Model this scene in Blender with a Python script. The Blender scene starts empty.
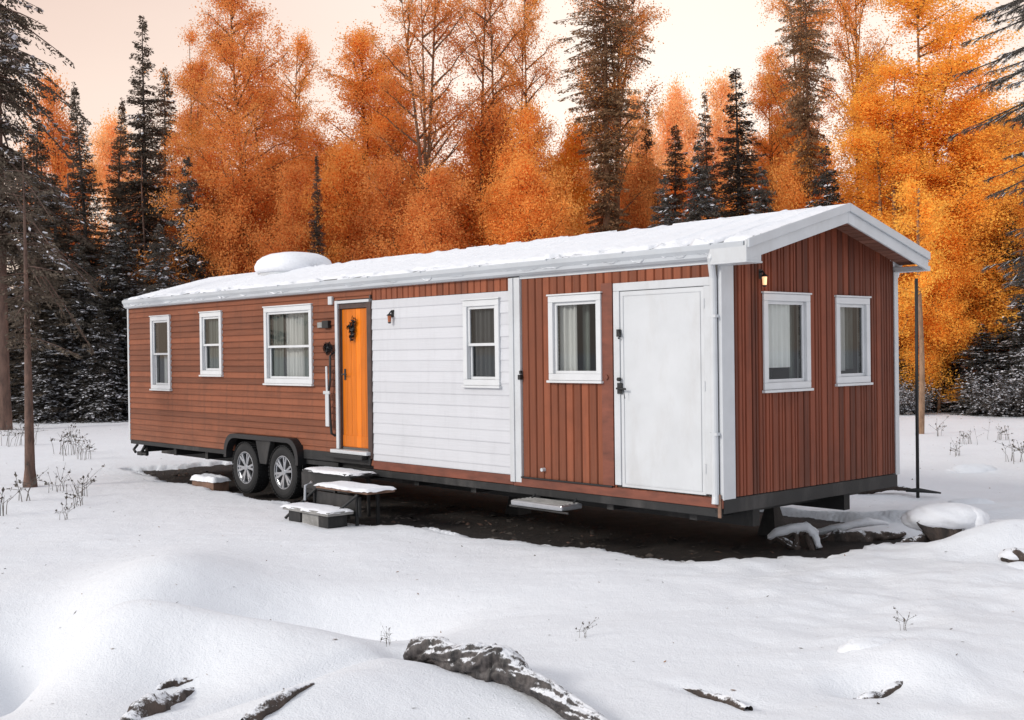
import bpy, bmesh, math, random
import numpy as np
from mathutils import Vector, Matrix
PI = math.pi
scene = bpy.context.scene
col = scene.collection

# ------------------------------------------------------------------ materials
def newmat(name):
    m = bpy.data.materials.new(name); m.use_nodes = True
    nt = m.node_tree
    for n in list(nt.nodes): nt.nodes.remove(n)
    out = nt.nodes.new('ShaderNodeOutputMaterial')
    p = nt.nodes.new('ShaderNodeBsdfPrincipled')
    nt.links.new(p.outputs[0], out.inputs[0])
    return m, nt, p, out
def N(nt, typ, **kw):
    n = nt.nodes.new(typ)
    for k, v in kw.items():
        if k in n.inputs: n.inputs[k].default_value = v
        else: setattr(n, k, v)
    return n
def ramp(nt, fac, stops):
    r = nt.nodes.new('ShaderNodeValToRGB')
    el = r.color_ramp.elements
    while len(el) < len(stops): el.new(.5)
    for e, (p, c) in zip(el, stops):
        e.position = p; e.color = (*c, 1)
    nt.links.new(fac, r.inputs[0]); return r
def coords(nt, scale=(1, 1, 1)):
    tc = nt.nodes.new('ShaderNodeTexCoord'); mp = nt.nodes.new('ShaderNodeMapping')
    mp.inputs['Scale'].default_value = scale
    nt.links.new(tc.outputs['Object'], mp.inputs[0]); return mp.outputs[0]
def noise(nt, vec, scale, detail=5, rough=.55):
    n = nt.nodes.new('ShaderNodeTexNoise'); n.inputs['Scale'].default_value = scale
    n.inputs['Detail'].default_value = detail; n.inputs['Roughness'].default_value = rough
    nt.links.new(vec, n.inputs['Vector']); return n.outputs[0]
def mixc(nt, fac, a, b, mode='MIX'):
    m = nt.nodes.new('ShaderNodeMix'); m.data_type = 'RGBA'; m.blend_type = mode
    for s, v in ((m.inputs[0], fac), (m.inputs[6], a), (m.inputs[7], b)):
        if isinstance(v, bpy.types.NodeSocket): nt.links.new(v, s)
        elif isinstance(v, (int, float)): s.default_value = v
        else: s.default_value = (*v, 1)
    return m.outputs[2]
def bump(nt, p, h, strength=.4, dist=.02):
    b = nt.nodes.new('ShaderNodeBump'); b.inputs['Strength'].default_value = strength
    b.inputs['Distance'].default_value = dist
    nt.links.new(h, b.inputs['Height']); nt.links.new(b.outputs[0], p.inputs['Normal'])
def math_(nt, op, a, b=None):
    m = nt.nodes.new('ShaderNodeMath'); m.operation = op
    for s, v in zip(m.inputs, (a, b)):
        if v is None: continue
        if isinstance(v, bpy.types.NodeSocket): nt.links.new(v, s)
        else: s.default_value = v
    return m.outputs[0]

def mat_simple(name, c, rough=.5, metal=0, var=.15, nscale=6, stretch=(1, 1, 1), bstr=.1, dirt=None):
    m, nt, p, o = newmat(name)
    v = coords(nt, stretch); n = noise(nt, v, nscale)
    lo = tuple(x * (1 - var) for x in c); hi = tuple(min(1, x * (1 + var)) for x in c)
    r = ramp(nt, n, [(.3, lo), (.7, hi)])
    c_out = r.outputs[0]
    if dirt:
        n2 = noise(nt, coords(nt, (1, 1, .35)), 2.3, 8, .7)
        f = ramp(nt, n2, [(.5, (0, 0, 0)), (.75, (1, 1, 1))])
        f2 = math_(nt, 'MULTIPLY', f.outputs[0], dirt[1])
        c_out = mixc(nt, f2, c_out, dirt[0])
    nt.links.new(c_out, p.inputs['Base Color'])
    p.inputs['Roughness'].default_value = rough; p.inputs['Metallic'].default_value = metal
    if bstr: bump(nt, p, noise(nt, v, nscale * 6), bstr, .01)
    return m

def mat_snow(name, c=(.80, .815, .845)):
    m, nt, p, o = newmat(name)
    v = coords(nt)
    n = noise(nt, v, 1.3, 6, .6)
    r = ramp(nt, n, [(.3, tuple(x * .965 for x in c)), (.7, c)])
    nt.links.new(r.outputs[0], p.inputs['Base Color'])
    p.inputs['Roughness'].default_value = .75
    p.inputs['Specular IOR Level'].default_value = .25
    a = noise(nt, v, 5, 10, .72); b = noise(nt, v, 70, 3, .6)
    s = math_(nt, 'ADD', math_(nt, 'MULTIPLY', a, 1.0), math_(nt, 'MULTIPLY', b, .3))
    bump(nt, p, s, .7, .045)
    return m

def mat_planks(name, c, pitch, axis, var=.3, grain=1.0, rough=.6, stain=.5):
    """painted or oiled boards: every board its own shade, with grain and weather stains"""
    m, nt, p, o = newmat(name)
    tc = nt.nodes.new('ShaderNodeTexCoord'); sp = nt.nodes.new('ShaderNodeSeparateXYZ')
    nt.links.new(tc.outputs['Object'], sp.inputs[0])
    idx = math_(nt, 'FLOOR', math_(nt, 'DIVIDE', sp.outputs[axis], pitch))
    wn = nt.nodes.new('ShaderNodeTexWhiteNoise'); wn.noise_dimensions = '1D'
    nt.links.new(idx, wn.inputs['W'])
    st = [(14, 14, 14), (14, 14, 14)][0]
    st = list(st)
    # grain runs along the board
    long_axis = 2 if axis in (0, 1) else 0
    st[long_axis] = .5
    mp = nt.nodes.new('ShaderNodeMapping'); mp.inputs['Scale'].default_value = st
    nt.links.new(tc.outputs['Object'], mp.inputs[0])
    g = noise(nt, mp.outputs[0], 3.0, 8, .65)
    big = noise(nt, tc.outputs['Object'], 1.6, 6, .65)
    t = math_(nt, 'ADD', math_(nt, 'MULTIPLY', wn.outputs[0], .6), math_(nt, 'MULTIPLY', g, .75 * grain))
    r = ramp(nt, t, [(.28, tuple(x * (1 - var) for x in c)), (.66, c), (1.0, tuple(min(1, x * (1 + var)) for x in c))])
    f = ramp(nt, big, [(.5, (0, 0, 0)), (.72, (1, 1, 1))])
    mp2 = nt.nodes.new('ShaderNodeMapping'); mp2.inputs['Scale'].default_value = (7, 7, .55); nt.links.new(tc.outputs['Object'], mp2.inputs[0])
    stn = ramp(nt, noise(nt, mp2.outputs[0], 1.5, 7, .7), [(.52, (0, 0, 0)), (.70, (1, 1, 1))])
    base_ = mixc(nt, math_(nt, 'MULTIPLY', stn.outputs[0], min(1, stain * 1.1)), r.outputs[0], tuple(x * .55 + .01 for x in c))
    spl = nt.nodes.new('ShaderNodeMapRange'); spl.inputs[1].default_value = 1.25; spl.inputs[2].default_value = .65; nt.links.new(sp.outputs[2], spl.inputs[0])
    sf = math_(nt, 'MULTIPLY', math_(nt, 'MULTIPLY', spl.outputs[0], big), stain * .5)
    base_ = mixc(nt, sf, base_, (.13, .09, .07))
    cc = mixc(nt, math_(nt, 'MULTIPLY', f.outputs[0], stain), base_, tuple(x * .62 for x in c))
    nt.links.new(cc, p.inputs['Base Color'])
    p.inputs['Roughness'].default_value = rough
    bump(nt, p, g, .45, .006); p.inputs['Specular IOR Level'].default_value = .3
    return m

def mat_leaf(name, trans=.35, var=.45):
    """leaf colour = the tree's own object colour, varied leaf by leaf and clump by clump"""
    m, nt, p, o = newmat(name)
    oi = nt.nodes.new('ShaderNodeObjectInfo'); ge = nt.nodes.new('ShaderNodeNewGeometry')
    tc = nt.nodes.new('ShaderNodeTexCoord')
    n = noise(nt, tc.outputs['Object'], .9, 4, .6)
    t = math_(nt, 'ADD', math_(nt, 'MULTIPLY', ge.outputs['Random Per Island'], .55), math_(nt, 'MULTIPLY', n, .75))
    r = ramp(nt, t, [(.2, (1 - var,) * 3), (.62, (1, 1, 1)), (1, (1 + var * .6, 1 + var * .75, 1 + var * .7))])
    c = mixc(nt, 1.0, oi.outputs['Color'], r.outputs[0], 'MULTIPLY')
    nt.links.new(c, p.inputs['Base Color']); p.inputs['Roughness'].default_value = .7
    p.inputs['Specular IOR Level'].default_value = .15
    tr = nt.nodes.new('ShaderNodeBsdfTranslucent'); nt.links.new(c, tr.inputs[0])
    mx = nt.nodes.new('ShaderNodeMixShader'); mx.inputs[0].default_value = trans
    nt.links.new(p.outputs[0], mx.inputs[1]); nt.links.new(tr.outputs[0], mx.inputs[2])
    nt.links.new(mx.outputs[0], o.inputs[0])
    return m

def mat_bark(name, c, c2, sc=8, rough=.9, snow=0):
    m, nt, p, o = newmat(name)
    v = coords(nt, (1, 1, .3)); n = noise(nt, v, sc, 8, .7)
    r = ramp(nt, n, [(.35, c2), (.62, c)])
    out = r.outputs[0]
    if snow:
        ge = nt.nodes.new('ShaderNodeNewGeometry'); sp = nt.nodes.new('ShaderNodeSeparateXYZ')
        nt.links.new(ge.outputs['Normal'], sp.inputs[0])
        n2 = noise(nt, coords(nt), 11, 6, .75)
        f = math_(nt, 'ADD', math_(nt, 'MULTIPLY', sp.outputs[2], .35), n2)
        fr = ramp(nt, f, [(.74 - snow * .2, (0, 0, 0)), (.84 - snow * .2, (1, 1, 1))])
        out = mixc(nt, fr.outputs[0], out, (.78, .79, .82))
    nt.links.new(out, p.inputs['Base Color']); p.inputs['Roughness'].default_value = rough
    bump(nt, p, n, .8, .03)
    return m

M = {}
M['snow'] = mat_snow('snow_fresh')
M['snow_roof'] = mat_snow('snow_on_roof', (.82, .83, .86))
M['log_siding'] = mat_planks('brown_horizontal_boards', (.175, .055, .025), .1, 2, .42, 1.3, .6)
M['vert_siding'] = mat_planks('red_brown_vertical_boards', (.205, .060, .027), .125, 0, .34, 1.2, .6)
M['end_siding'] = mat_planks('shaded_red_brown_end_boards', (.14, .035, .016), .115, 1, .6, 1.3, .6)  # darker than the side boards: the end wall's shade is put into the colour
M['white_siding'] = mat_planks('white_clapboards', (.55, .555, .58), .145, 2, .05, 1, .45, .12)
M['soffit'] = mat_planks('brown_soffit_boards', (.22, .10, .07), .1, 1, .3)
M['trim'] = mat_simple('white_trim_paint', (.53, .545, .56), .4, 0, .06, 3, bstr=.03, dirt=((.36, .35, .34), .45))
M['vinyl'] = mat_simple('white_window_vinyl', (.60, .61, .62), .35, 0, .05, 4, bstr=.02, dirt=((.5, .49, .47), .25))
M['door_white'] = mat_simple('white_door_paint', (.55, .565, .58), .4, 0, .06, 2, bstr=.08, dirt=((.40, .38, .36), .4))
M['door_orange'] = mat_planks('orange_varnished_wood', (.60, .15, .005), .117, 0, .36, 1.3, .35, .22)
M['dark_wood'] = mat_simple('dark_brown_paint', (.055, .03, .024), .5, 0, .3, 8)
M['brown_trim'] = mat_simple('brown_trim_paint', (.16, .045, .024), .6, 0, .3, 12, (.3, 1, 1))
M['gutter'] = mat_simple('white_gutter_metal', (.49, .515, .54), .32, .15, .06, 2, bstr=.02, dirt=((.4, .4, .4), .3))
M['roofmetal'] = mat_simple('grey_roof_metal', (.12, .13, .13), .5, .3, .3, 5)
M['black'] = mat_simple('black_painted_steel', (.008, .0085, .009), .6, .0, .3, 6, dirt=((.1, .09, .085), .5))
M['black_plastic'] = mat_simple('black_plastic', (.007, .007, .008), .5, 0, .2, 9)
M['rubber'] = mat_simple('tyre_rubber', (.007, .007, .0075), .8, 0, .25, 14, dirt=((.10, .095, .09), .15))
M['alloy'] = mat_simple('grey_alloy', (.42, .43, .45), .3, .75, .1, 6)
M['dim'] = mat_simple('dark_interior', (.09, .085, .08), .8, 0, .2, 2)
M['curtain_dark'] = mat_simple('grey_green_curtain', (.12, .135, .125), .9, 0, .25, 7, (1, 1, .2))
M['curtain_pale'] = mat_simple('pale_curtain', (.46, .46, .45), .9, 0, .12, 5, (1, 1, .2))
M['blind'] = mat_simple('white_blind', (.8, .8, .78), .8, 0, .04, 3)
M['screen'] = mat_simple('charcoal_insect_screen', (.04, .042, .045), .7, 0, .1, 30)
M['brass'] = mat_simple('copper_lamp_metal', (.35, .12, .06), .35, .7, .2, 10)
M['rust'] = mat_simple('worn_board', (.16, .09, .06), .7, 0, .4, 9, (.3, 1, 1))
M['concrete'] = mat_simple('weathered_concrete', (.25, .245, .235), .85, 0, .35, 9, bstr=.4)
M['tan_bark'] = mat_bark('tan_bark', (.34, .21, .13), (.18, .10, .06), 10)
M['bark_dark'] = mat_bark('dark_grey_bark', (.085, .07, .06), (.035, .028, .025), 9)
M['bark_pine'] = mat_bark('grey_brown_pine_bark', (.17, .10, .075), (.06, .036, .028), 7)
M['bark_birch'] = mat_bark('orange_brown_bark', (.24, .12, .06), (.09, .05, .03), 6)
M['bark_ice'] = mat_bark('icy_grey_bark', (.10, .085, .08), (.006, .005, .005), 14, .3, .20)
M['bark_stump'] = mat_bark('broken_dark_wood', (.085, .06, .048), (.02, .016, .014), 9, .8, .12)
M['weed'] = mat_simple('dry_stalk', (.10, .085, .07), .8, 0, .3, 10)
M['leaf'] = mat_leaf('autumn_leaves', .5, .30)
M['needle'] = mat_leaf('conifer_needles', .12, .5)
M['branch_snow'] = mat_simple('snow_on_branches', (.74, .74, .78), .8, 0, .25, 3, bstr=0)

m, nt, p, o = newmat('window_glass')
gl = nt.nodes.new('ShaderNodeBsdfGlossy'); gl.inputs['Roughness'].default_value = .03; gl.inputs[0].default_value = (.9, .93, .95, 1)
tr = nt.nodes.new('ShaderNodeBsdfTransparent'); tr.inputs[0].default_value = (.95, .97, .96, 1)
fr = nt.nodes.new('ShaderNodeFresnel'); fr.inputs[0].default_value = 1.45
mx = nt.nodes.new('ShaderNodeMixShader')
nt.links.new(fr.outputs[0], mx.inputs[0]); nt.links.new(tr.outputs[0], mx.inputs[1]); nt.links.new(gl.outputs[0], mx.inputs[2])
nt.links.new(mx.outputs[0], o.inputs[0]); M['glass'] = m
m, nt, p, o = newmat('lit_lamp_glass')
p.inputs['Base Color'].default_value = (1, .75, .5, 1); p.inputs['Emission Color'].default_value = (1, .5, .22, 1); p.inputs['Emission Strength'].default_value = .7
M['lamp'] = m
m, nt, p, o = newmat('bare_soil')
v = coords(nt); n = noise(nt, v, 7, 10, .72); n2 = noise(nt, v, 45, 4, .7)
r = ramp(nt, math_(nt, 'ADD', math_(nt, 'MULTIPLY', n, .7), math_(nt, 'MULTIPLY', n2, .3)),
         [(.3, (.005, .004, .004)), (.48, (.018, .013, .011)), (.66, (.036, .026, .022)), (.8, (.12, .10, .09))])
nt.links.new(r.outputs[0], p.inputs['Base Color']); p.inputs['Roughness'].default_value = .9
bump(nt, p, n2, .8, .03); M['soil'] = m

# ------------------------------------------------------------------ object helpers
def link_mesh(name, me, mats, parent=None):
    for mm in (mats if isinstance(mats, (list, tuple)) else [mats]): me.materials.append(mm)
    ob = bpy.data.objects.new(name, me); col.objects.link(ob)
    if parent: ob.parent = parent
    return ob
def npmesh(name, verts, faces, smooth=False, mi=None):
    """verts (n,3), faces (m,k) numpy -> mesh"""
    me = bpy.data.meshes.new(name)
    verts = np.asarray(verts, dtype=np.float32); faces = np.asarray(faces, dtype=np.int32)
    k = faces.shape[1]; nf = len(faces)
    me.vertices.add(len(verts)); me.vertices.foreach_set('co', verts.ravel())
    me.loops.add(nf * k); me.loops.foreach_set('vertex_index', faces.ravel())
    me.polygons.add(nf); me.polygons.foreach_set('loop_start', np.arange(0, nf * k, k, dtype=np.int32))
    if smooth: me.polygons.foreach_set('use_smooth', np.ones(nf, dtype=bool))
    me.update(calc_edges=True); me.validate()
    return me
def bmobj(name, bm, mats, parent=None, smooth=False, bevel=0):
    bmesh.ops.recalc_face_normals(bm, faces=bm.faces)
    me = bpy.data.meshes.new(name); bm.to_mesh(me); bm.free()
    if smooth:
        for p_ in me.polygons: p_.use_smooth = True
    ob = link_mesh(name, me, mats, parent)
    if bevel:
        b = ob.modifiers.new('bevel', 'BEVEL'); b.width = bevel; b.segments = 2; b.limit_method = 'ANGLE'; b.angle_limit = .7
    return ob
def empty(name, loc=(0, 0, 0), rz=0):
    o = bpy.data.objects.new(name, None); col.objects.link(o); o.location = loc; o.rotation_euler = (0, 0, rz)
    o.empty_display_size = .3; return o
def tag(o, label=None, cat=None, group=None, kind=None):
    if label: o['label'] = label
    if cat: o['category'] = cat
    if group: o['group'] = group
    if kind: o['kind'] = kind
    return o
def box(bm, x0, x1, y0, y1, z0, z1, mi=0):
    vs = [bm.verts.new((x, y, z)) for z in (z0, z1) for y in (y0, y1) for x in (x0, x1)]
    for f in ((0, 1, 3, 2), (4, 6, 7, 5), (0, 4, 5, 1), (2, 3, 7, 6), (0, 2, 6, 4), (1, 5, 7, 3)):
        bm.faces.new([vs[i] for i in f]).material_index = mi
def hexa(bm, pts):
    vs = [bm.verts.new(p) for p in pts]
    for f in ((0, 1, 3, 2), (4, 6, 7, 5), (0, 4, 5, 1), (2, 3, 7, 6), (0, 2, 6, 4), (1, 5, 7, 3)):
        bm.faces.new([vs[i] for i in f])
def tube_arr(pts, radii, sides=8, phase=0):
    pts = np.asarray(pts, float); n = len(pts); V = []; 
    for i in range(n):
        d = pts[min(i + 1, n - 1)] - pts[max(i - 1, 0)]; d = d / (np.linalg.norm(d) + 1e-9)
        a = np.array([0, 0, 1.]) if abs(d[2]) < .9 else np.array([1., 0, 0])
        u = np.cross(d, a); u /= np.linalg.norm(u); w = np.cross(d, u)
        for k in range(sides):
            t = 2 * PI * k / sides + phase
            V.append(pts[i] + radii[i] * (math.cos(t) * u + math.sin(t) * w))
    F = []
    for i in range(n - 1):
        for k in range(sides):
            a = i * sides + k; b = i * sides + (k + 1) % sides
            F.append((a, b, b + sides, a + sides))
    return np.array(V), np.array(F)
class Acc:
    def __init__(s): s.V = []; s.F = []; s.n = 0
    def add(s, V, F):
        s.V.append(V); s.F.append(np.asarray(F) + s.n); s.n += len(V)
    def tube(s, pts, radii, sides=6): s.add(*tube_arr(pts, radii, sides))
    def quads(s, P):  # (n,4,3)
        n = len(P); s.add(P.reshape(-1, 3), np.arange(n * 4).reshape(-1, 4))
    def mesh(s, name, smooth=False): return npmesh(name, np.concatenate(s.V), np.concatenate(s.F), smooth)
def bmtube(bm, pts, r, sides=10):
    V, F = tube_arr(pts, [r] * len(pts) if not isinstance(r, (list, tuple)) else r, sides)
    vs = [bm.verts.new(v) for v in V]
    for f in F: bm.faces.new([vs[i] for i in f])
    bm.faces.new(vs[:sides]); bm.faces.new(vs[-sides:])

# numpy value noise
def _h(ix, iy, s):
    h = (ix * 374761393 + iy * 668265263 + s * 1442695041) & 0xFFFFFFFF
    h = ((h ^ (h >> 13)) * 1274126177) & 0xFFFFFFFF
    return ((h ^ (h >> 16)) & 0xFFFF) / 65535.0
def vnoise(x, y, s=0):
    ix = np.floor(x).astype(np.int64); iy = np.floor(y).astype(np.int64)
    fx = x - ix; fy = y - iy; fx = fx * fx * (3 - 2 * fx); fy = fy * fy * (3 - 2 * fy)
    a = _h(ix, iy, s); b = _h(ix + 1, iy, s); c = _h(ix, iy + 1, s); d = _h(ix + 1, iy + 1, s)
    return (a * (1 - fx) + b * fx) * (1 - fy) + (c * (1 - fx) + d * fx) * fy
def fbm(x, y, s=0, o=4):
    t = 0; a = .5; tot = 0
    for i in range(o):
        t = t + a * vnoise(x * 2 ** i + 17.3 * i, y * 2 ** i + 9.1 * i, s + i); tot += a; a *= .5
    return t / tot - .5
def sm(a, b, x):
    t = np.clip((x - a) / (b - a), 0, 1); return t * t * (3 - 2 * t)

# ------------------------------------------------------------------ terrain
CX, CY = 2.137, 12.0
LX, LY = -.66805, .74411      # along the home, towards its far (left) end
SX, SY = .74411, .66805       # across the home, away from the viewer
def ts(x, y): return (x - CX) * LX + (y - CY) * LY, (x - CX) * SX + (y - CY) * SY
def world(t, s, z=0): return (CX + LX * t + SX * s, CY + LY * t + SY * s, z)
def G(x, y, cx, cy, sx, sy, rot, amp):
    c, s = math.cos(rot), math.sin(rot); u = (x - cx) * c + (y - cy) * s; v = -(x - cx) * s + (y - cy) * c
    return amp * np.exp(-.5 * ((u / sx) ** 2 + (v / sy) ** 2))
def snow_h(x, y):
    x = np.asarray(x, float); y = np.asarray(y, float)
    z = .05 + .05 * fbm(x * .7, y * .7, 3) + .16 * fbm(x * .18, y * .18, 5) * sm(14, 26, y)
    near = 1 - sm(13.5, 18, y)
    z = z + near * .10 * fbm(x * .45, y * .45, 11, 3)
    z = z + .016 * fbm(x * 3.1, y * 3.1, 21, 4) + near * sm(1.2, 2.4, x) * .14 * fbm(x * 1.7, y * 2.4, 25, 4) + near * .02 * fbm(x * 1.8, y * 5, 27, 3)
    for a in MOUNDS: z = z + G(x, y, *a)
    d = np.hypot(x, y)
    z = z + 1.2 * fbm(x * .02, y * .02, 31, 3) * sm(60, 120, d)
    # bare ground under and in front of the home
    t, s = ts(x, y)
    edge = np.interp(t, [-1.2, -.3, .4, 2.3, 3.6, 5.0, 6.4, 7.6, 10.2, 12.5, 14.6], [1.3, .9, -.05, -.15, -.28, -.50, -.62, -.30, -.12, .0, .35])
    ns = .7 * fbm(t * .9, s * 2.4, 41, 5) + .45 * fbm(t * 1.6, s * 9, 47, 5) + .22 * fbm(t * 5, s * 18, 49, 3)
    ds = np.minimum.reduce([s - edge, 4.1 - s, (t + .55) * 1.0, (15.2 - t) * 1.0])
    ds = ds + ns * .9
    bare = sm(-.06, .12, ds)
    return z - bare * .17
MOUNDS = [(-2.45, 8.55, 1.15, .38, -.18, .34), (-3.2, 10.7, .55, 1.5, .2, .34), (-1.95, 10.0, .85, .50, .1, -.70),
          (-4.35, 9.5, .50, .8, .2, -.6), (-3.72, 8.75, .30, .75, .25, -.42), (-5.4, 9.6, .5, 1.0, .2, .2), (-.75, 7.3, .7, .35, .6, .10), (.9, 8.9, 1.8, .7, 0, .06),
          (-.62, 8.25, .30, .13, -.55, -.12), (2.75, 8.15, .42, .26, .3, .16), (2.25, 7.75, .22, .12, .2, -.10),
          (3.7, 8.9, .5, .4, .3, .08), (5.55, 12.7, .80, .34, .1, .36), (5.65, 13.7, .40, .25, .1, .2), (4.75, 12.95, .35, .16, .1, -.10), (4.6, 14.6, .9, .4, .1, .08), (6.2, 15.5, 1.4, .6, .3, .14),
          (-2.25, 8.0, .28, .34, .2, -.14), (-1.42, 7.75, .5, .06, .75, -.10), (-1.15, 7.35, .5, .22, .75, .12),
          (1.25, 7.55, .30, .05, -.7, -.05), (8.3, 21.0, .45, .25, 0, .10), (6.0, 17.6, .4, .3, 0, .06), (.2, 11.0, 2.2, .8, .2, .05)]
def zg(x, y): return float(snow_h(np.array([x]), np.array([y]))[0])
def axis(a0, a1, step, far, grow=1.12):
    mid = list(np.arange(a0, a1, step)); lo = []; hi = []; s = step; v = a0
    while v > -far: s *= grow; v -= s; lo.append(v)
    s = step; v = mid[-1]
    while v < far: s *= grow; v += s; hi.append(v)
    return np.array(lo[::-1] + mid + hi)
def sheet(name, xs, ys, fn, smooth=True):
    X, Y = np.meshgrid(xs, ys); Z = fn(X, Y); V = np.stack([X, Y, Z], -1).reshape(-1, 3)
    nx, ny = len(xs), len(ys); i = np.arange(nx - 1)[None, :] + nx * np.arange(ny - 1)[:, None]; i = i.ravel()
    return npmesh(name, V, np.stack([i, i + 1, i + 1 + nx, i + nx], -1), smooth)
g = link_mesh('snow_ground', sheet('snow_ground', axis(-8.5, 7.5, .055, 900), axis(6.2, 23.5, .055, 900), snow_h), M['snow'])
tag(g, kind='structure')
def soil_h(x, y): return -.035 + .05 * fbm(x * 1.5, y * 1.5, 71, 4) + .03 * fbm(x * 7, y * 7, 75, 3)
g = link_mesh('bare_ground', sheet('bare_ground', np.arange(-12, 7, .09), np.arange(9, 28, .09), lambda x, y: soil_h(x, y) - 3 * (1 - sm(-1.9, -1.5, ts(x, y)[1]))), M['soil'])
tag(g, kind='structure')
# ------------------------------------------------------------------ the mobile home
home = empty('mobile_home', (CX, CY, 0), math.atan2(-LY, -LX))
tag(home, 'long brown and white mobile home with snowy gable roof, orange door and twin wheels', 'mobile home')
LEN, WID, Z0, ZT, ZR = 14.13, 3.34, .70, 3.20, 3.70
def SP(u, z, d=0): return (-u, -d, z)
def EP(u, z, d=0): return (d, u, z)
def pbox(bm, P, u0, u1, z0, z1, d0, d1):
    hexa(bm, [P(u, z, d) for d in (d0, d1) for z in (z0, z1) for u in (u0, u1)])
def inhole(u, z, holes):
    return any(h[0] <= u <= h[1] and h[2] <= z <= h[3] for h in holes)
def segs(a, b, cuts):
    """interval a..b minus the list of cuts"""
    out = [(a, b)]
    for c0, c1 in cuts:
        nn = []
        for s0, s1 in out:
            if c1 <= s0 or c0 >= s1: nn.append((s0, s1)); continue
            if c0 > s0: nn.append((s0, c0))
            if c1 < s1: nn.append((c1, s1))
        out = nn
    return [s for s in out if s[1] - s[0] > .004]
rnd = random.Random(5)
def horiz(name, P, u0, u1, z0, z1, pitch, holes, mat, lap=.027, d0=.004):
    bm = bmesh.new(); k = math.floor(z0 / pitch)
    while k * pitch < z1 - .005:
        a = max(z0, k * pitch); b = min(z1, (k + 1) * pitch); mid = (a + b) / 2; k += 1
        brk = sorted({a, b, *[q for h in holes for q in h[2:4] if a < q < b]})
        pieces = [(p, q, *sg) for p, q in zip(brk, brk[1:]) if q - p > .002 for sg in segs(u0, u1, [(h[0], h[1]) for h in holes if h[2] <= (p + q) / 2 <= h[3]])]
        aa, bb = a, b
        for a, b, s0, s1 in pieces:
            j = rnd.uniform(-.0015, .0015)
            dz = lambda z: d0 + lap * (1.0 - .82 * (z - aa) / (bb - aa)) + j
            prof = [(a, 0), (a, dz(a) - (.25 * lap if a == aa else 0)), (min(a + .012, (a + b) / 2), dz(a + .006)), (b, dz(b)), (b, 0)]
            vs = [[bm.verts.new(P(u, z, d)) for z, d in prof] for u in (s0, s1)]
            for i in range(len(prof)):
                i2 = (i + 1) % len(prof)
                bm.faces.new((vs[0][i], vs[0][i2], vs[1][i2], vs[1][i]))
            bm.faces.new(vs[0]); bm.faces.new(vs[1][::-1])
    return bmobj(name, bm, mat, home)
def vert(name, P, u0, u1, z0, ztop, pitch, holes, mat, dep=.022, batten=False):
    bm = bmesh.new(); k = math.floor(u0 / pitch)
    while k * pitch < u1 - .004:
        a = max(u0, k * pitch); b = min(u1, (k + 1) * pitch); mid = (a + b) / 2; k += 1
        zt = ztop
        fa = ztop if not callable(ztop) else None
        top = (lambda u: ztop) if fa is not None else ztop
        j = rnd.uniform(-.003, .003)
        g_ = .015
        prof = [(a, 0), (a + .001, .001), (a + g_, dep + j), (b - g_, dep + j), (b - .001, .001), (b, 0)]
        if batten and rnd.random() < .5:
            m_ = a + (b - a) * .55
            prof = [(a, 0), (a + .001, .001), (a + g_, dep + j), (m_ - .009, dep + j), (m_, .002), (m_ + .009, dep + j), (b - g_, dep + j), (b - .001, .001), (b, 0)]
        brk = sorted({a, b, *[q for h in holes for q in h[0:2] if a + .002 < q < b - .002]})
        T = min(top(a), top(b))
        pieces = []
        if len(brk) == 2: pieces = [(prof, *sg) for sg in segs(z0, T, [(h[2], h[3]) for h in holes if h[0] <= mid <= h[1]])]
        else:
            for p, q in zip(brk, brk[1:]):
                pr = [(p, 0)] + ([(p + .001, .001), (p + min(g_, (q - p) * .5), dep + j)] if p == a else [(p, dep + j)]) + ([(q - min(g_, (q - p) * .4), dep + j), (q - .001, .001)] if q == b else [(q, dep + j)]) + [(q, 0)]
                pieces += [(pr, *sg) for sg in segs(z0, T, [(h[2], h[3]) for h in holes if h[0] <= (p + q) / 2 <= h[1]])]
        for prof, s0, s1 in pieces:
            last = abs(s1 - T) < 1e-6
            lo = [bm.verts.new(P(u, s0, d)) for u, d in prof]
            hi = [bm.verts.new(P(u, top(u) if last else s1, d)) for u, d in prof]
            for i in range(len(prof)):
                i2 = (i + 1) % len(prof)
                bm.faces.new((lo[i], lo[i2], hi[i2], hi[i]))
            bm.faces.new(lo); bm.faces.new(hi[::-1])
    return bmobj(name, bm, mat, home)

# windows: u0,u1,z0,z1, double?, what hangs inside
SW = [(12.38, 13.16, 1.68, 3.00, True, 'a'), (10.47, 11.22, 1.95, 3.01, True, 'b'), (7.68, 9.07, 1.83, 3.02, True, 'c'),
      (3.43, 4.12, 1.86, 2.93, True, 'd'), (1.70, 2.55, 1.94, 2.92, False, 'e')]
EW = [(.72, 1.57, 1.84, 2.86, False, 'f'), (2.08, 2.78, 1.87, 2.85, False, 'g')]
FW = .075
SW = [(a - .05, b - .05, *r) for a, b, *r in SW]; EW = [(a - .07, b - .07, *r) for a, b, *r in EW]
def hole(w): return (w[0] + FW, w[1] - FW, w[2] + FW, w[3] - FW)
SH = [hole(w) for w in SW]; EH = [hole(w) for w in EW]
DOOR = (6.20, 6.90, .93, 2.98); WELL = (8.02, 10.08, .5, .93)
SHOLES = SH + [DOOR, WELL]; SHB = [(a - .035, b + .035, c - .035, d + .035) for a, b, c, d in SH]; EHB = [(a - .035, b + .035, c - .035, d + .035) for a, b, c, d in EH]

def gz(u): return 3.335 + .47 * (WID / 2 + .09 - abs(u - WID / 2)) / (WID / 2 + .09) - .06
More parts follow.
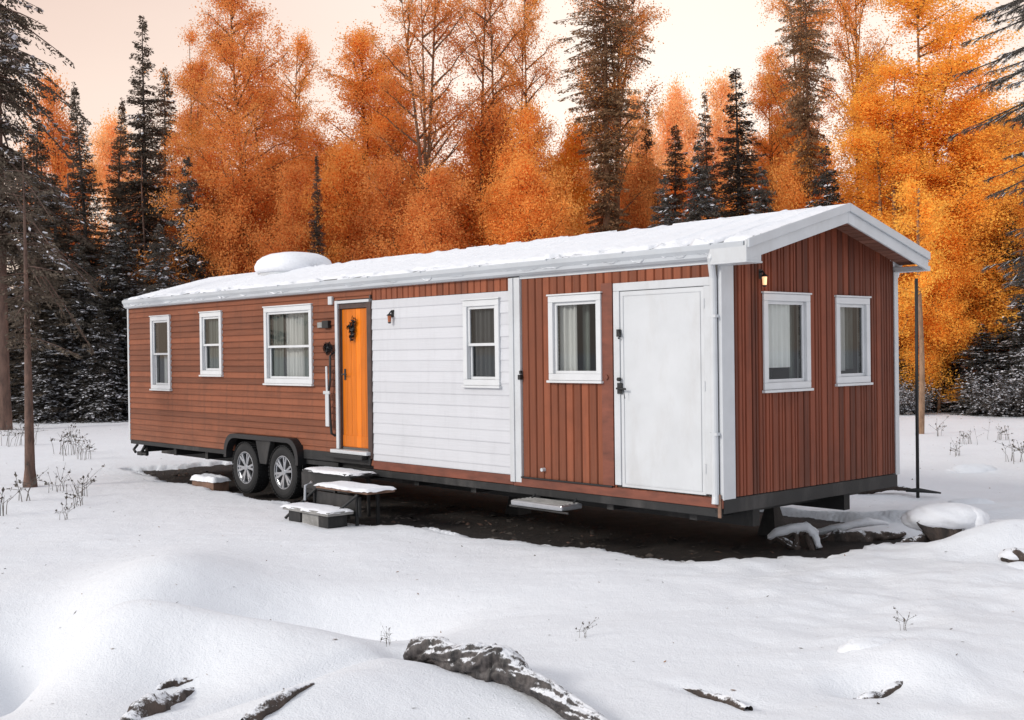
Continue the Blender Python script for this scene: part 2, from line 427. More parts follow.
# shell of the house (inner sheets with the real openings)
def sheet_holes(bm, P, u0, u1, z0, z1, holes, d):
    us = sorted({u0, u1, *[h[0] for h in holes], *[h[1] for h in holes]}); zs = sorted({z0, z1, *[h[2] for h in holes], *[h[3] for h in holes]})
    us = [u for u in us if u0 <= u <= u1]; zs = [z for z in zs if z0 <= z <= z1]
    for i in range(len(us) - 1):
        for j in range(len(zs) - 1):
            if inhole((us[i] + us[i + 1]) / 2, (zs[j] + zs[j + 1]) / 2, holes): continue
            pbox(bm, P, us[i], us[i + 1], zs[j], zs[j + 1], d - .06, d)
bm = bmesh.new()
sheet_holes(bm, SP, 0, LEN, Z0, ZT, SHOLES, -.002)
bm2 = bmesh.new(); sheet_holes(bm2, EP, .07, WID - .07, Z0, ZT, EH, -.002)
me_ = bpy.data.meshes.new('t'); bm2.to_mesh(me_); bm.from_mesh(me_); bm2.free()
box(bm, -LEN + .08, -.08, WID - .06, WID, Z0, ZT)            # far long wall
box(bm, -LEN, -LEN + .06, .07, WID, Z0, ZT)                  # left end
box(bm, -LEN + .07, -.07, .07, WID - .07, Z0 - .02, Z0 + .04)  # floor
box(bm, -LEN + .07, -.07, .07, WID - .07, ZT - .06, ZT - .003)  # ceiling
for xx in (-LEN, -.06):                                       # gable triangles
    a = [bm.verts.new((xx, y, z)) for y, z in ((.02, ZT), (WID - .02, ZT), (WID - .02, gz(WID - .02)), (WID / 2, gz(WID / 2)), (.02, gz(.02)))]
    b = [bm.verts.new((xx + .055, y, z)) for y, z in ((.02, ZT), (WID - .02, ZT), (WID - .02, gz(WID - .02)), (WID / 2, gz(WID / 2)), (.02, gz(.02)))]
    bm.faces.new(a); bm.faces.new(b[::-1])
    for i in range(5): bm.faces.new((a[i], a[(i + 1) % 5], b[(i + 1) % 5], b[i]))
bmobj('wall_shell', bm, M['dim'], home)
# wheel well box
bm = bmesh.new()
box(bm, -10.08, -8.02, .34, .36, .45, .93); box(bm, -10.08, -8.02, .0, .34, .905, .93)
box(bm, -10.10, -10.08, .0, .34, .45, .93); box(bm, -8.02, -8.0, .0, .34, .45, .93)
bmobj('wheel_well', bm, M['black_plastic'], home)

DFR = (6.10, 7.02, .88, 3.06)
logh = SHB[:3] + [WELL, DFR]
horiz('horizontal_siding', SP, 6.10, LEN - .05, .70, ZT, .1, logh, M['log_siding'])
horiz('white_siding', SP, 3.2, 6.095, .78, 3.02, .145, SHB[3:4], M['white_siding'], .011, .02)
vert('siding_strip', SP, 3.2, 6.095, 3.025, ZT, .125, [], M['vert_siding'])
WD = (.05, 1.46, .76, 3.02)
vert('vertical_siding', SP, .09, 3.0, .72, ZT, .125, SHB[4:5] + [WD], M['vert_siding'])
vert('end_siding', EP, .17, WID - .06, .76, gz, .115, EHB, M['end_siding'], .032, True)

# trims
def part(name, mat, P, *bs, bevel=.005, parent=None):
    bm = bmesh.new()
    for b in bs: pbox(bm, P, *b)
    return bmobj(name, bm, mat, parent or home, bevel=bevel)
part('corner_trim', M['trim'], EP, (-.035, .168, .74, 3.18, -.02, .03))
part('corner_trim', M['trim'], EP, (WID - .055, WID + .03, .74, 3.18, -.02, .035))
part('corner_trim', M['trim'], SP, (LEN - .05, LEN + .01, .68, 3.2, -.01, .035))
part('corner_trim', M['trim'], SP, (3.005, 3.195, .70, 3.175, -.01, .045), (3.11, 3.19, .70, 3.17, .045, .06))
part('sill_board', M['brown_trim'], SP, (-.02, 3.15, .655, .755, -.02, .042))
part('sill_board', M['brown_trim'], SP, (3.16, 6.09, .66, .775, -.02, .036))
part('sill_board', M['brown_trim'], SP, (1.49, 1.66, .77, 3.03, 0, .034), bevel=.003)
part('bottom_rail', M['black'], SP, (.05, 6.6, .56, .652, -.05, .02))
part('bottom_rail', M['black'], SP, (7.02, 7.98, .62, .69, -.06, .01))
part('bottom_rail', M['black'], SP, (10.12, LEN - .02, .62, .695, -.06, .01))
part('bottom_rail', M['black'], EP, (-.02, WID - .02, .60, .75, -.1, .03))
part('door_drip_edge', M['trim'], SP, (0.03, 3.02, 3.15, 3.19, .0, .035))
# chassis beams
bm = bmesh.new()
for y in (.75, 2.5): box(bm, -LEN - .15, -.15, y - .06, y + .06, .38, .66)
for i in range(12): box(bm, -LEN + .4 + i * 1.2, -LEN + .5 + i * 1.2, .1, WID - .1, .48, .6)
box(bm, -LEN + .05, -.05, .06, WID - .06, .61, .68)
bmobj('chassis', bm, M['black'], home)
for y, x in ((2.5, -1.2), (1.7, -5.0), (2.5, -12.6)):
    bm = bmesh.new(); hexa(bm, [(x + a * k, y + b * k, z) for z, k in ((-.05, .14), (.40, .05)) for b in (-1, 1) for a in (-1, 1)])
    bmobj('jack_stand', bm, M['black'], home)
bm = bmesh.new()
bmtube(bm, [(-LEN + .05, .12, .60), (-LEN + .02, .05, .50), (-LEN + .25, -.02, .47)], .025)
bmtube(bm, [(-LEN + .45, .1, .62), (-LEN + .45, .0, .46), (-LEN + .75, -.02, .45)], .03)
box(bm, -LEN + .36, -LEN + .56, -.04, .1, .42, .49)
bmobj('tow_bracket', bm, M['black'], home)

# gutter: ogee trough the whole length
bm = bmesh.new()
prof = [(0.0, 3.34), (-.125, 3.345), (-.14, 3.33), (-.135, 3.29), (-.105, 3.25), (-.10, 3.215), (-.07, 3.19), (0, 3.185)]
xs_ = (-LEN + .03, .39)
vs = [[bm.verts.new((x, y - .01, z)) for y, z in prof] for x in xs_]
for i in range(len(prof)):
    i2 = (i + 1) % len(prof); bm.faces.new((vs[0][i], vs[0][i2], vs[1][i2], vs[1][i]))
bm.faces.new(vs[0]); bm.faces.new(vs[1][::-1])
gut = bmobj('gutter', bm, M['gutter'], home)
for k in range(12):
    bm = bmesh.new(); box(bm, -LEN + .9 + k * 1.2, -LEN + .915 + k * 1.2, -.156, -.10, 3.335, 3.352); bmobj('gutter_strap', bm, M['gutter'], gut)
# downspout at the near corner
bm = bmesh.new()
bmtube(bm, [(-.02, -.10, 3.26), (-.03, -.125, 3.2), (-.045, -.09, 3.1), (-.05, -.065, 3.0), (-.05, -.065, .78), (-.045, -.08, .70)], .037, 12)
box(bm, -.1, 0, -.03, -.1, 2.6, 2.63); box(bm, -.1, 0, -.03, -.1, 1.4, 1.43)
bmobj('downspout', bm, M['trim'], home, smooth=False)
part('corner_bracket', M['rust'], SP, (-.01, .03, .56, .80, .045, .06))

# roof
EY, EZ, RY, RZ = -.09, 3.335, WID / 2, 3.805
OV = .40
bm = bmesh.new()
def slab(y0, z0, y1, z1, th, xa, xb):
    hexa(bm, [(x, y, z) for z_, in ((0,), (1,)) for (y, z) in ((y0, z0 - th * (1 - z_)), (y1, z1 - th * (1 - z_))) for x in (xa, xb)])
slab(EY, EZ, RY, RZ, .05, -LEN + .0, OV - .02); slab(WID - EY - .06, EZ + .014, RY, RZ, .05, -LEN + .0, OV - .02)
roof = bmobj('roof', bm, M['roofmetal'], home)
# snow blanket on the roof, worn thin at eave, ridge and rake
def roofsnow(x, v, side):
    """v 0 eave .. 1 ridge"""
    y = EY + (RY - EY) * v; z = EZ + (RZ - EZ) * v
    th = .030 + .022 * fbm(x * .8, v * 3, 90) + .014 * fbm(x * 5, v * 9 + side * 9, 93, 5) + .022 * np.exp(-.5 * (((x + 100) % .45 - .225) / .03) ** 2)
    e = .10 * (1 - sm(.0, .06, v)) + .09 * sm(.055, .075, v) * (1 - sm(.095, .13, v)) * sm(.50, .62, vnoise(x * 2.3, v * 0, 61)) * sm(.25, .5, vnoise(x * 13, v * 0, 62)) + .17 * np.maximum(fbm(x * 4, v * 22, 97, 4), -.1) * (1 - sm(.03, .17, v))
    r_ = .06 * sm(.965, 1, v) * (.5 + vnoise(x * 3.2, v * 0, 99)) + .10 * sm(.962, .972, v) * (1 - sm(.978, .988, v)) * (vnoise(x * 3.2, v * 0, 99) > .5)
    rk = G(x, v, -.03 - 1.0 * v + .15 * 0, v, .05, 9, 0, 0)
    line = np.exp(-.5 * ((x - (-.02 + .03 * np.sin(v * 9))) / .028) ** 2) * (v < .66) * (.05 + .13 * vnoise(v * 22, x * 0, 55)) * (1.25 - v)
    z = z + th - e - r_ - line
    if side: y = WID - y
    return y, z
xs_ = np.concatenate([np.arange(-LEN - .01, -1.0, .05), np.arange(-1.0, OV + .005, .012)]); vs_ = np.linspace(-.02, 1, 46)
sn = Acc()
for side in (0, 1):
    X, Vv = np.meshgrid(xs_, vs_); Y, Z = roofsnow(X, Vv, side); Z = np.where(np.abs(Vv - 1) < 1e-6, RZ + .035 - .09 * (vnoise(X * 3.2, X * 0, 99) > .66), Z)
    V = np.stack([X, Y, Z], -1).reshape(-1, 3); nx = len(xs_); i = (np.arange(nx - 1)[None, :] + nx * np.arange(len(vs_) - 1)[:, None]).ravel()
    sn.add(V, np.stack([i, i + 1, i + 1 + nx, i + nx], -1))
link_mesh('roof_snow', sn.mesh('roof_snow', True), M['snow_roof'], roof)
# rake boards (two layers) on the near gable, plain on the far one
def rake(name, y0, z0, y1, z1, xa, xb, top, bot, mat):
    bm = bmesh.new()
    hexa(bm, [(x, y, z + o_) for o_ in (bot, top) for (y, z) in ((y0, z0), (y1, z1)) for x in (xa, xb)])
    return bmobj(name, bm, mat, roof, bevel=.006)
for xa, xb in ((OV, OV + .03),):
    for (ya, za, yb, zb) in ((EY - .05, EZ - .012, RY, RZ), (WID - EY - .06, EZ + .014, RY, RZ)):
        rake('fascia_board', ya, za, yb, zb, xa, xb, .03, -.175, M['trim'])
        rake('fascia_trim', ya, za, yb, zb, xb + .002, xb + .03, .04, -.05, M['gutter'])
for (ya, za, yb, zb) in ((EY, EZ, RY, RZ), (WID - EY, EZ, RY, RZ)):
    rake('fascia_board', ya, za, yb, zb, -LEN - .03, -LEN - .001, .03, -.13, M['trim'])
# soffit boards under the gable overhang
bm = bmesh.new(); nb = 15
for sgn in (0, 1):
    for k in range(nb):
        v0, v1 = k / nb + .004, (k + 1) / nb - .004
        pts = []
        for dz in (-.075, -.058):
            for v in (v0, v1):
                for x in (.03, OV - .004):
                    y = EY + (RY - EY) * v; z = EZ + (RZ - EZ) * v + dz
                    pts.append((x, WID - y if sgn else y, z))
        hexa(bm, pts)
bmobj('soffit', bm, M['soffit'], roof)
# boxed eave returns
bm = bmesh.new(); box(bm, -.03, OV + .028, -.145, .10, 3.145, 3.30)
box(bm, -.02, OV + .034, -.155, .112, 3.13, 3.15)
bmobj('eave_return', bm, M['trim'], roof, bevel=.006)
bm = bmesh.new(); box(bm, -.03, OV - .003, WID - .02, WID + .14, 3.175, 3.235); bmobj('eave_return', bm, M['trim'], roof, bevel=.006)
bm = bmesh.new(); box(bm, -LEN, .0, WID, WID + .1, 3.18, 3.33); bmobj('rear_gutter', bm, M['gutter'], roof)

# roof vent housing with its snow cap
bm = bmesh.new()
def lathe_oval(bm, cx, cy, prof, rx, ry, n=32, pw=2.6):
    rings = []
    for r_, z in prof:
        ring = []
        for k in range(n):
            a = 2 * PI * k / n; c, s = math.cos(a), math.sin(a)
            q = (abs(c) ** pw + abs(s) ** pw) ** (-1 / pw)
            ring.append(bm.verts.new((cx + rx * r_ * c * q, cy + ry * r_ * s * q, z)))
        rings.append(ring)
    for a, b in zip(rings, rings[1:]):
        for k in range(n): bm.faces.new((a[k], a[(k + 1) % n], b[(k + 1) % n], b[k]))
    bm.faces.new(rings[0][::-1]); bm.faces.new(rings[-1])
lathe_oval(bm, -10.9, RY, [(1, 3.66), (1.0, 3.76), (.96, 3.78)], .62, .58)
vent = bmobj('roof_vent', bm, M['gutter'], home)
bm = bmesh.new()
lathe_oval(bm, -10.9, RY, [(1.0, 3.74), (1.07, 3.79), (1.08, 3.86), (1.0, 3.96), (.86, 4.03), (.66, 4.08), (.4, 4.105), (.15, 4.115), (.02, 4.116)], .62, .6)
bmobj('snow_cap', bm, M['snow_roof'], vent, smooth=True)

# windows
def curtain(P, u0, u1, z0, z1, mat, parent, d=-.10, waves=1.0):
    n = max(6, int((u1 - u0) / .012)); V = []; F = []
    for i in range(n + 1):
        u = u0 + (u1 - u0) * i / n; dd = d + .018 * math.sin(i * .9 * waves) + .008 * math.sin(i * .37 + 1)
        for z in (z0, z1): V.append(P(u, z, dd))
    for i in range(n): F.append((2 * i, 2 * i + 2, 2 * i + 3, 2 * i + 1))
    return link_mesh('curtain', npmesh('curtain', V, F, True), mat, parent)
def window(P, w):
    u0, u1, z0, z1, dbl, kind = w
    bm = bmesh.new(); f = FW
    for b in ((u0, u1, z1 - f, z1), (u0, u1, z0, z0 + f), (u0, u0 + f, z0 + f, z1 - f), (u1 - f, u1, z0 + f, z1 - f)):
        pbox(bm, P, *b, -.08, .055)
    wn = bmobj('window', bm, M['vinyl'], home, bevel=.006)
    part('sill', M['vinyl'], P, (u0 - .02, u1 + .02, z0 - .03, z0 - .002, .0, .075), parent=wn)
    part('head_trim', M['vinyl'], P, (u0 - .015, u1 + .015, z1 + .002, z1 + .022, .0, .068), parent=wn)
    a0, a1, b0, b1 = u0 + f, u1 - f, z0 + f, z1 - f; g_ = .035; mid = (b0 + b1) / 2 - (.02 if dbl else 0)
    def sash(c0, c1, e0, e1, dd):
        bm = bmesh.new()
        for b in ((c0, c1, e1 - g_, e1), (c0, c1, e0, e0 + g_), (c0, c0 + g_, e0 + g_, e1 - g_), (c1 - g_, c1, e0 + g_, e1 - g_)):
            pbox(bm, P, *b, dd - .03, dd)
        s_ = bmobj('sash', bm, M['vinyl'], wn, bevel=.004)
        link_mesh('pane', npmesh('pane', [P(c0 + g_, e0 + g_, dd - .016), P(c1 - g_, e0 + g_, dd - .016), P(c1 - g_, e1 - g_, dd - .016), P(c0 + g_, e1 - g_, dd - .016)], [(0, 1, 2, 3) if P is EP else (3, 2, 1, 0)]), M['glass'], wn)
    if dbl:
        sash(a0, a1, mid - .02, b1, .03); sash(a0, a1, b0, mid + .018, -.005)
    else: sash(a0, a1, b0, b1, .02)
    c = lambda p0, p1, q0, q1, mt, d=-.065: curtain(P, a0 + (a1 - a0) * p0, a0 + (a1 - a0) * p1, b0 + (b1 - b0) * q0, b0 + (b1 - b0) * q1, M[mt], wn, d)
    if kind == 'a': c(0, .35, 0, 1, 'curtain_dark'); c(.38, .8, 0, .45, 'curtain_pale', -.14)
    if kind == 'b': c(0, 1, .0, 1, 'curtain_dark')
    if kind == 'c': c(0, .24, 0, 1, 'curtain_dark'); c(.72, 1, 0, 1, 'curtain_dark'); c(.2, .76, 0, 1, 'curtain_pale', -.12)
    if kind == 'd': c(0, 1, 0, 1, 'screen', -.05)
    if kind == 'e': c(.58, 1, 0, 1, 'curtain_pale'); c(.42, .6, 0, 1, 'curtain_dark', -.16)
    if kind == 'f': c(0, .74, .18, 1, 'blind', -.05); c(.86, 1, 0, 1, 'curtain_dark', -.12)
    if kind == 'g': c(0, .52, .08, 1, 'curtain_pale', -.09); c(.6, 1, .1, 1, 'curtain_dark', -.14)
    return wn
for w in SW: window(SP, w)
for w in EW: window(EP, w)
# kitchen chair backs glimpsed behind the end window
bm = bmesh.new()
for y0 in (.86, 1.12):
    bmtube(bm, [(-.35, y0, .74), (-.35, y0, 2.10), (-.34, y0 + .05, 2.15), (-.34, y0 + .15, 2.15), (-.35, y0 + .2, 2.10), (-.35, y0 + .2, .74)], .018)
    box(bm, -.37, -.335, y0 + .01, y0 + .19, 1.85, 2.12)
ch = bmobj('chair', bm, M['black_plastic'], None); 
ch.matrix_world = Matrix.Translation((CX, CY, 0)) @ Matrix.Rotation(math.atan2(-LY, -LX), 4, 'Z')
tag(ch, 'dark chair backs seen through the left window of the end wall', 'chair')

# orange entrance door
part('door_frame', M['trim'], SP, (6.935, 7.0, .90, 3.05, -.04, .05), (6.14, 6.934, 3.005, 3.045, -.04, .05), bevel=.004)
part('door_jamb', M['dark_wood'], SP, (6.10, 6.20, .80, 3.004, -.05, .048), (6.2, 6.93, 2.93, 3.003, -.07, .02), (6.905, 6.933, .90, 2.93, -.07, .03), (6.10, 6.13, 3.046, 3.10, 0, .05), bevel=.004)
part('threshold', M['trim'], SP, (6.14, 7.06, .845, .895, -.08, .12), bevel=.006)
bm = bmesh.new()
for k in range(6):
    a = 6.205 + k * .116
    pbox(bm, SP, a + .001, a + .1145, .93, 2.925, -.055, -.012)
pbox(bm, SP, 6.206, 6.90, .94, 1.10, -.0115, -.002)
door = bmobj('entrance_door', bm, M['door_orange'], home, bevel=.004)
bm = bmesh.new()
bmtube(bm, [SP(6.83, 1.98, -.01), SP(6.83, 1.98, .05), SP(6.77, 1.985, .055), SP(6.72, 1.98, .05)], .011)
pbox(bm, SP, 6.81, 6.85, 1.90, 2.06, -.012, .0)
bmobj('handle', bm, M['black'], door)
# step well trim under the door
part('step_bracket', M['black'], SP, (6.15, 7.9, .70, .84, -.02, .05), (6.2, 7.1, .78, .84, .05, .16), bevel=.01)
# bent grab rail left of the door
bm = bmesh.new()
bmtube(bm, [SP(7.06, 2.3, .03), SP(7.07, 2.25, .09), SP(7.06, 1.9, .10), SP(7.10, 1.75, .10), SP(7.07, 1.3, .10), SP(7.06, 1.12, .09), SP(7.05, 1.08, .03)], .018)
grab = bmobj('grab_rail', bm, M['black'], home)
bm = bmesh.new()
for z0_, z1_, w_ in ((1.70, 2.10, .022), (1.22, 1.72, .045)):
    hexa(bm, [SP(7.11 + a * w_ + (.01 if z > 2 else 0), z, d) for d in (.115, .135) for z in (z0_, z1_) for a in (-1, 1)])
hexa(bm, [SP(7.12 + a * .08, z, d) for d in (.112, .14) for z in (1.69, 1.74) for a in (-1, 1)])
hg = bmobj('grip_cover', bm, M['trim'], grab, bevel=.012)

def rough_ball(name, c, r, mat, seed, sub=3, squash=(1, 1, 1), amp=.25, fr=1.5, parent=None, smooth=True):
    bm = bmesh.new(); bmesh.ops.create_icosphere(bm, subdivisions=sub, radius=1)
    for v in bm.verts:
        p = np.array(v.co); n = float(fbm(np.array([p[0] * fr + p[2] * fr * .7 + seed * 3.7]), np.array([p[1] * fr - p[2] * fr * .6 + seed]), seed, 4)[0])
        p = p * (1 + amp * 2 * n) * np.array(squash) * r + np.array(c); v.co = p
    return bmobj(name, bm, mat, parent, smooth=smooth)
# dark bushy wreath hanging by the door and twig ornament on the door
def wreath(name, c, r, seed, n, label, cat):
    rg = np.random.default_rng(seed); A = Acc()
    d = rg.normal(size=(n, 3)); d /= np.linalg.norm(d, axis=1)[:, None]; d[:, 1] *= .5
    P = np.array(c) + d * r * rg.uniform(.3, 1, (n, 1)) * (np.array([.55, .6, .75]) if n < 400 else 1)
    if n < 400: P += np.array([[-.05, 0, .05], [.02, 0, -.02], [0, 0, -.11], [.045, 0, .10]])[rg.integers(0, 4, n)] * rg.uniform(.5, 1.2, (n, 1))
    u = rg.normal(size=(n, 3)); u /= np.linalg.norm(u, axis=1)[:, None]; v = np.cross(u, d + .01); v /= np.linalg.norm(v, axis=1)[:, None] + 1e-6
    s = r * .28
    A.quads(np.stack([P - u * s, P - v * s * .3, P + u * s, P + v * s * .3], 1))
    ob = link_mesh(name, A.mesh(name), M['black_plastic'])
    ob.matrix_world = Matrix.Translation((CX, CY, 0)) @ Matrix.Rotation(math.atan2(-LY, -LX), 4, 'Z')
    return tag(ob, label, cat)
wreath('hanging_basket', SP(7.10, 2.36, .11), .10, 3, 420, 'bushy black hanging bundle on the wall left of the orange door', 'basket')
wreath('door_ornament', SP(6.60, 2.62, .03), .11, 4, 260, 'small black twig ornament hung on the upper part of the orange door', 'ornament')

# small wall box, lanterns
part('utility_box', M['black_plastic'], SP, (7.14, 7.30, 2.66, 2.77, .02, .08), parent=None)
part('utility_label', M['concrete'], SP, (7.31, 7.48, 2.67, 2.75, .02, .045))
part('corner_bracket', M['trim'], SP, (7.06, 7.16, 3.0, 3.12, .02, .06))
def lantern(P, u, z, lit):
    bm = bmesh.new(); pbox(bm, P, u - .03, u + .03, z + .03, z + .13, .02, .035)
    bmtube(bm, [P(u, z + .10, .03), P(u, z + .11, .06), P(u, z + .08, .085)], .01)
    lathe = [(.012, .08), (.036, .062), (.04, .055), (.03, .05)]
    rings = []
    for r_, h_ in lathe: rings.append([bm.verts.new(np.array(P(u, z + h_, .085)) + np.array([r_ * math.cos(a), r_ * math.sin(a), 0])) for a in np.linspace(0, 2 * PI, 13)[:-1]])
    for a, b in zip(rings, rings[1:]):
        for k in range(12): bm.faces.new((a[k], a[(k + 1) % 12], b[(k + 1) % 12], b[k]))
    bm.faces.new(rings[0])
    L_ = bmobj('wall_lantern', bm, M['black'], home)
    bm = bmesh.new(); c = np.array(P(u, z, .085))
    bmtube(bm, [c + np.array([0, 0, .05]), c + np.array([0, 0, -.035])], [.027, .021], 10)
    bmobj('lamp_shade', bm, M['lamp'] if lit else M['brass'], L_)
    bm = bmesh.new(); bmtube(bm, [c + np.array([0, 0, -.037]), c + np.array([0, 0, -.055])], [.026, .014], 10); bmobj('lamp_base', bm, M['black'], L_)
    if lit:
        ld = bpy.data.lights.new('lantern_bulb', 'POINT'); ld.energy = .35; ld.color = (1, .5, .22); ld.shadow_soft_size = .05
        lo = bpy.data.objects.new('lantern_bulb', ld); col.objects.link(lo); lo.parent = L_; lo.location = c + np.array(P(0, 0, .10)) * np.array([1, 1, 0]) + np.array([0, 0, -.02])
    return L_
lantern(SP, 5.60, 2.74, False)
lantern(EP, .62, 2.98, True)

# white utility door
bm = bmesh.new()
for b in ((.10, .19, .79, 2.93), (1.37, 1.46, .79, 2.93), (.10, 1.46, 2.931, 3.02)): pbox(bm, SP, *b, -.02, .05)
wf = bmobj('utility_door_frame', bm, M['trim'], home, bevel=.006)
bm = bmesh.new(); pbox(bm, SP, .195, 1.365, .775, 2.925, -.01, .038)
wd = bmobj('utility_door', bm, M['door_white'], home, bevel=.006)
bm = bmesh.new()
pbox(bm, SP, .24, 1.32, .81, .815, .039, .046); pbox(bm, SP, .24, 1.32, 2.875, 2.88, .039, .046)
pbox(bm, SP, .24, .245, .816, 2.874, .039, .046); pbox(bm, SP, 1.315, 1.32, .816, 2.874, .039, .046)
bmobj('panel_bead', bm, M['door_white'], wd)
for z in (2.47,):
    bm = bmesh.new(); pbox(bm, SP, 1.345, 1.40, z - .04, z + .04, .05, .065); bmtube(bm, [SP(1.37, z + .03, .07), SP(1.33, z - .03, .085), SP(1.36, z - .06, .07)], .012)
    bmobj('latch', bm, M['black'], wd)
bm = bmesh.new(); pbox(bm, SP, 1.33, 1.40, 1.80, 1.92, .05, .062); bmtube(bm, [SP(1.37, 1.86, .06), SP(1.37, 1.86, .10), SP(1.30, 1.86, .105), SP(1.24, 1.855, .10)], .012)
bmtube(bm, [SP(1.36, 1.96, .06), SP(1.36, 1.96, .09)], .022); bmtube(bm, [SP(1.27, 1.85, .10), SP(1.26, 1.75, .09)], .004, 6)
bmobj('handle', bm, M['black'], wd)
for z in (1.05, 1.9, 2.75):
    bm = bmesh.new(); bmtube(bm, [SP(.185, z - .05, .05), SP(.185, z + .05, .05)], .01); bmobj('hinge', bm, M['trim'], wd)
part('latch', M['black'], SP, (2.975, 3.02, 1.94, 2.0, .03, .075), (2.98, 3.01, 2.01, 2.05, .03, .06))
bm = bmesh.new(); bmtube(bm, [SP(1.58, 1.98, .034), SP(1.58, 1.98, .05)], .028); bmobj('outlet_cover', bm, M['brown_trim'], home)
bm = bmesh.new(); bmtube(bm, [SP(2.62, .88, .02), SP(2.62, .88, .075)], .022); bmobj('drain_cap', bm, M['trim'], home)
part('ledge', M['black_plastic'], SP, (1.5, 3.0, .757, .775, .03, .06), bevel=.002)

# wheels
def ring(bm, prof, cx, cz, n=48, mi=0):
    rr = []
    for r_, y in prof: rr.append([bm.verts.new((cx + r_ * math.cos(2 * PI * k / n), y, cz + r_ * math.sin(2 * PI * k / n))) for k in range(n)])
    for a, b in zip(rr, rr[1:] + rr[:1]):
        for k in range(n): bm.faces.new((a[k], a[(k + 1) % n], b[(k + 1) % n], b[k])).material_index = mi
def wheel(t, rot):
    cx, cz = -t, .455
    w = empty('wheel'); w.parent = home; w.location = (0, 0, 0)
    bm = bmesh.new()
    ring(bm, [(.25, .16), (.33, .18), (.385, .17), (.41, .14), (.412, .04), (.412, -.04), (.405, -.075), (.385, -.095), (.345, -.108), (.30, -.105), (.262, -.09), (.25, -.06)], cx, cz, 64)
    # tread blocks
    for k in range(44):
        a = 2 * PI * k / 44
        for yy in (-.07, .0, .07):
            c = Vector((cx + .414 * math.cos(a), yy, cz + .414 * math.sin(a)))
            mt = Matrix.Translation(c) @ Matrix.Rotation(-a, 4, 'Y')
            r_ = bmesh.ops.create_cube(bm, size=1, matrix=mt @ Matrix.Diagonal((.014, .055, .038, 1)))
    bmobj('tyre', bm, M['rubber'], w)
    bm = bmesh.new()
    ring(bm, [(.262, -.092), (.262, -.075), (.235, -.06), (.225, .10), (.245, .11), (.255, -.05), (.247, -.092)], cx, cz, 48)
    ring(bm, [(.001, -.085), (.05, -.085), (.06, -.07), (.06, .0), (.001, .0)], cx, cz, 20)
    for k in range(6):
        a = rot + 2 * PI * k / 6
        for da in (-.16, .16):
            p0 = np.array([cx + .045 * math.cos(a), -.062, cz + .045 * math.sin(a)]); p1 = np.array([cx + .24 * math.cos(a + da), -.078, cz + .24 * math.sin(a + da)])
            d = (p1 - p0) / np.linalg.norm(p1 - p0); s = np.cross(d, [0, 1, 0])
            hexa(bm, [tuple(q + s * e * .019 + np.array([0, f, 0])) for f in (-.012, .02) for q in (p0, p1) for e in (-1, 1)])
    bmobj('rim', bm, M['alloy'], w, bevel=.003)
    bm = bmesh.new(); ring(bm, [(.001, .01), (.19, .01), (.19, .04), (.001, .04)], cx, cz, 32)
    bmobj('brake_drum', bm, M['black'], w)
    return w
wheel(8.43, .3); wheel(9.60, .1)
# fender over both wheels
def farc(t0, t1, ztop, rad, n=8):
    pts = [(t0, .60)]
    for k in range(n + 1):
        a = PI - PI / 2 * k / n; pts.append((t0 + rad + rad * math.cos(a), ztop - rad + rad * math.sin(a)))
    for k in range(n + 1):
        a = PI / 2 - PI / 2 * k / n; pts.append((t1 - rad + rad * math.cos(a), ztop - rad + rad * math.sin(a)))
    pts.append((t1, .60)); return pts
bm = bmesh.new()
o_ = farc(7.90, 10.20, 1.0, .30); i_ = farc(7.98, 10.12, .93, .27)
for lst in (range(len(o_) - 1),):
    for k in lst:
        hexa(bm, [SP(*q, d) for d in (.0, .15) for q in (o_[k], o_[k + 1]) for q in (q,)] [:0] or
             [SP(*o_[k], 0), SP(*o_[k + 1], 0), SP(*i_[k], 0), SP(*i_[k + 1], 0), SP(*o_[k], .15), SP(*o_[k + 1], .15), SP(*i_[k], .15), SP(*i_[k + 1], .15)])
bmesh.ops.remove_doubles(bm, verts=bm.verts, dist=1e-4)
fen = bmobj('fender', bm, M['black_plastic'], home)
bm = bmesh.new(); hexa(bm, [SP(u, z, d) for d in (.0, .10) for (u, z) in ((9.12, .55), (8.92, .55), (9.25, .93), (8.78, .93))])
bmobj('fender_bracket', bm, M['black'], fen, bevel=.01)
# snow clinging on the fender bracket and behind the wheels
# folding step below the vertical boards
bm = bmesh.new()
hexa(bm, [SP(u, z, d) for d in (.0, .34) for z in (.47, .53) for u in (2.02, 2.88)])
fs = bmobj('folding_step', bm, M['alloy'], home, bevel=.015)
bm = bmesh.new()
for k in range(5): pbox(bm, SP, 2.05, 2.85, .531, .538, .03 + k * .065, .06 + k * .065)
bmobj('tread', bm, M['concrete'], fs)
bm = bmesh.new()
for u in (2.1, 2.8): bmtube(bm, [SP(u, .60, -.02), SP(u, .50, .10)], .015)
bmtube(bm, [SP(1.95, .45, .3), SP(2.9, .46, .33)], .012)
bmobj('bracket', bm, M['black'], fs)

HM = Matrix.Translation((CX, CY, 0)) @ Matrix.Rotation(math.atan2(-LY, -LX), 4, 'Z')
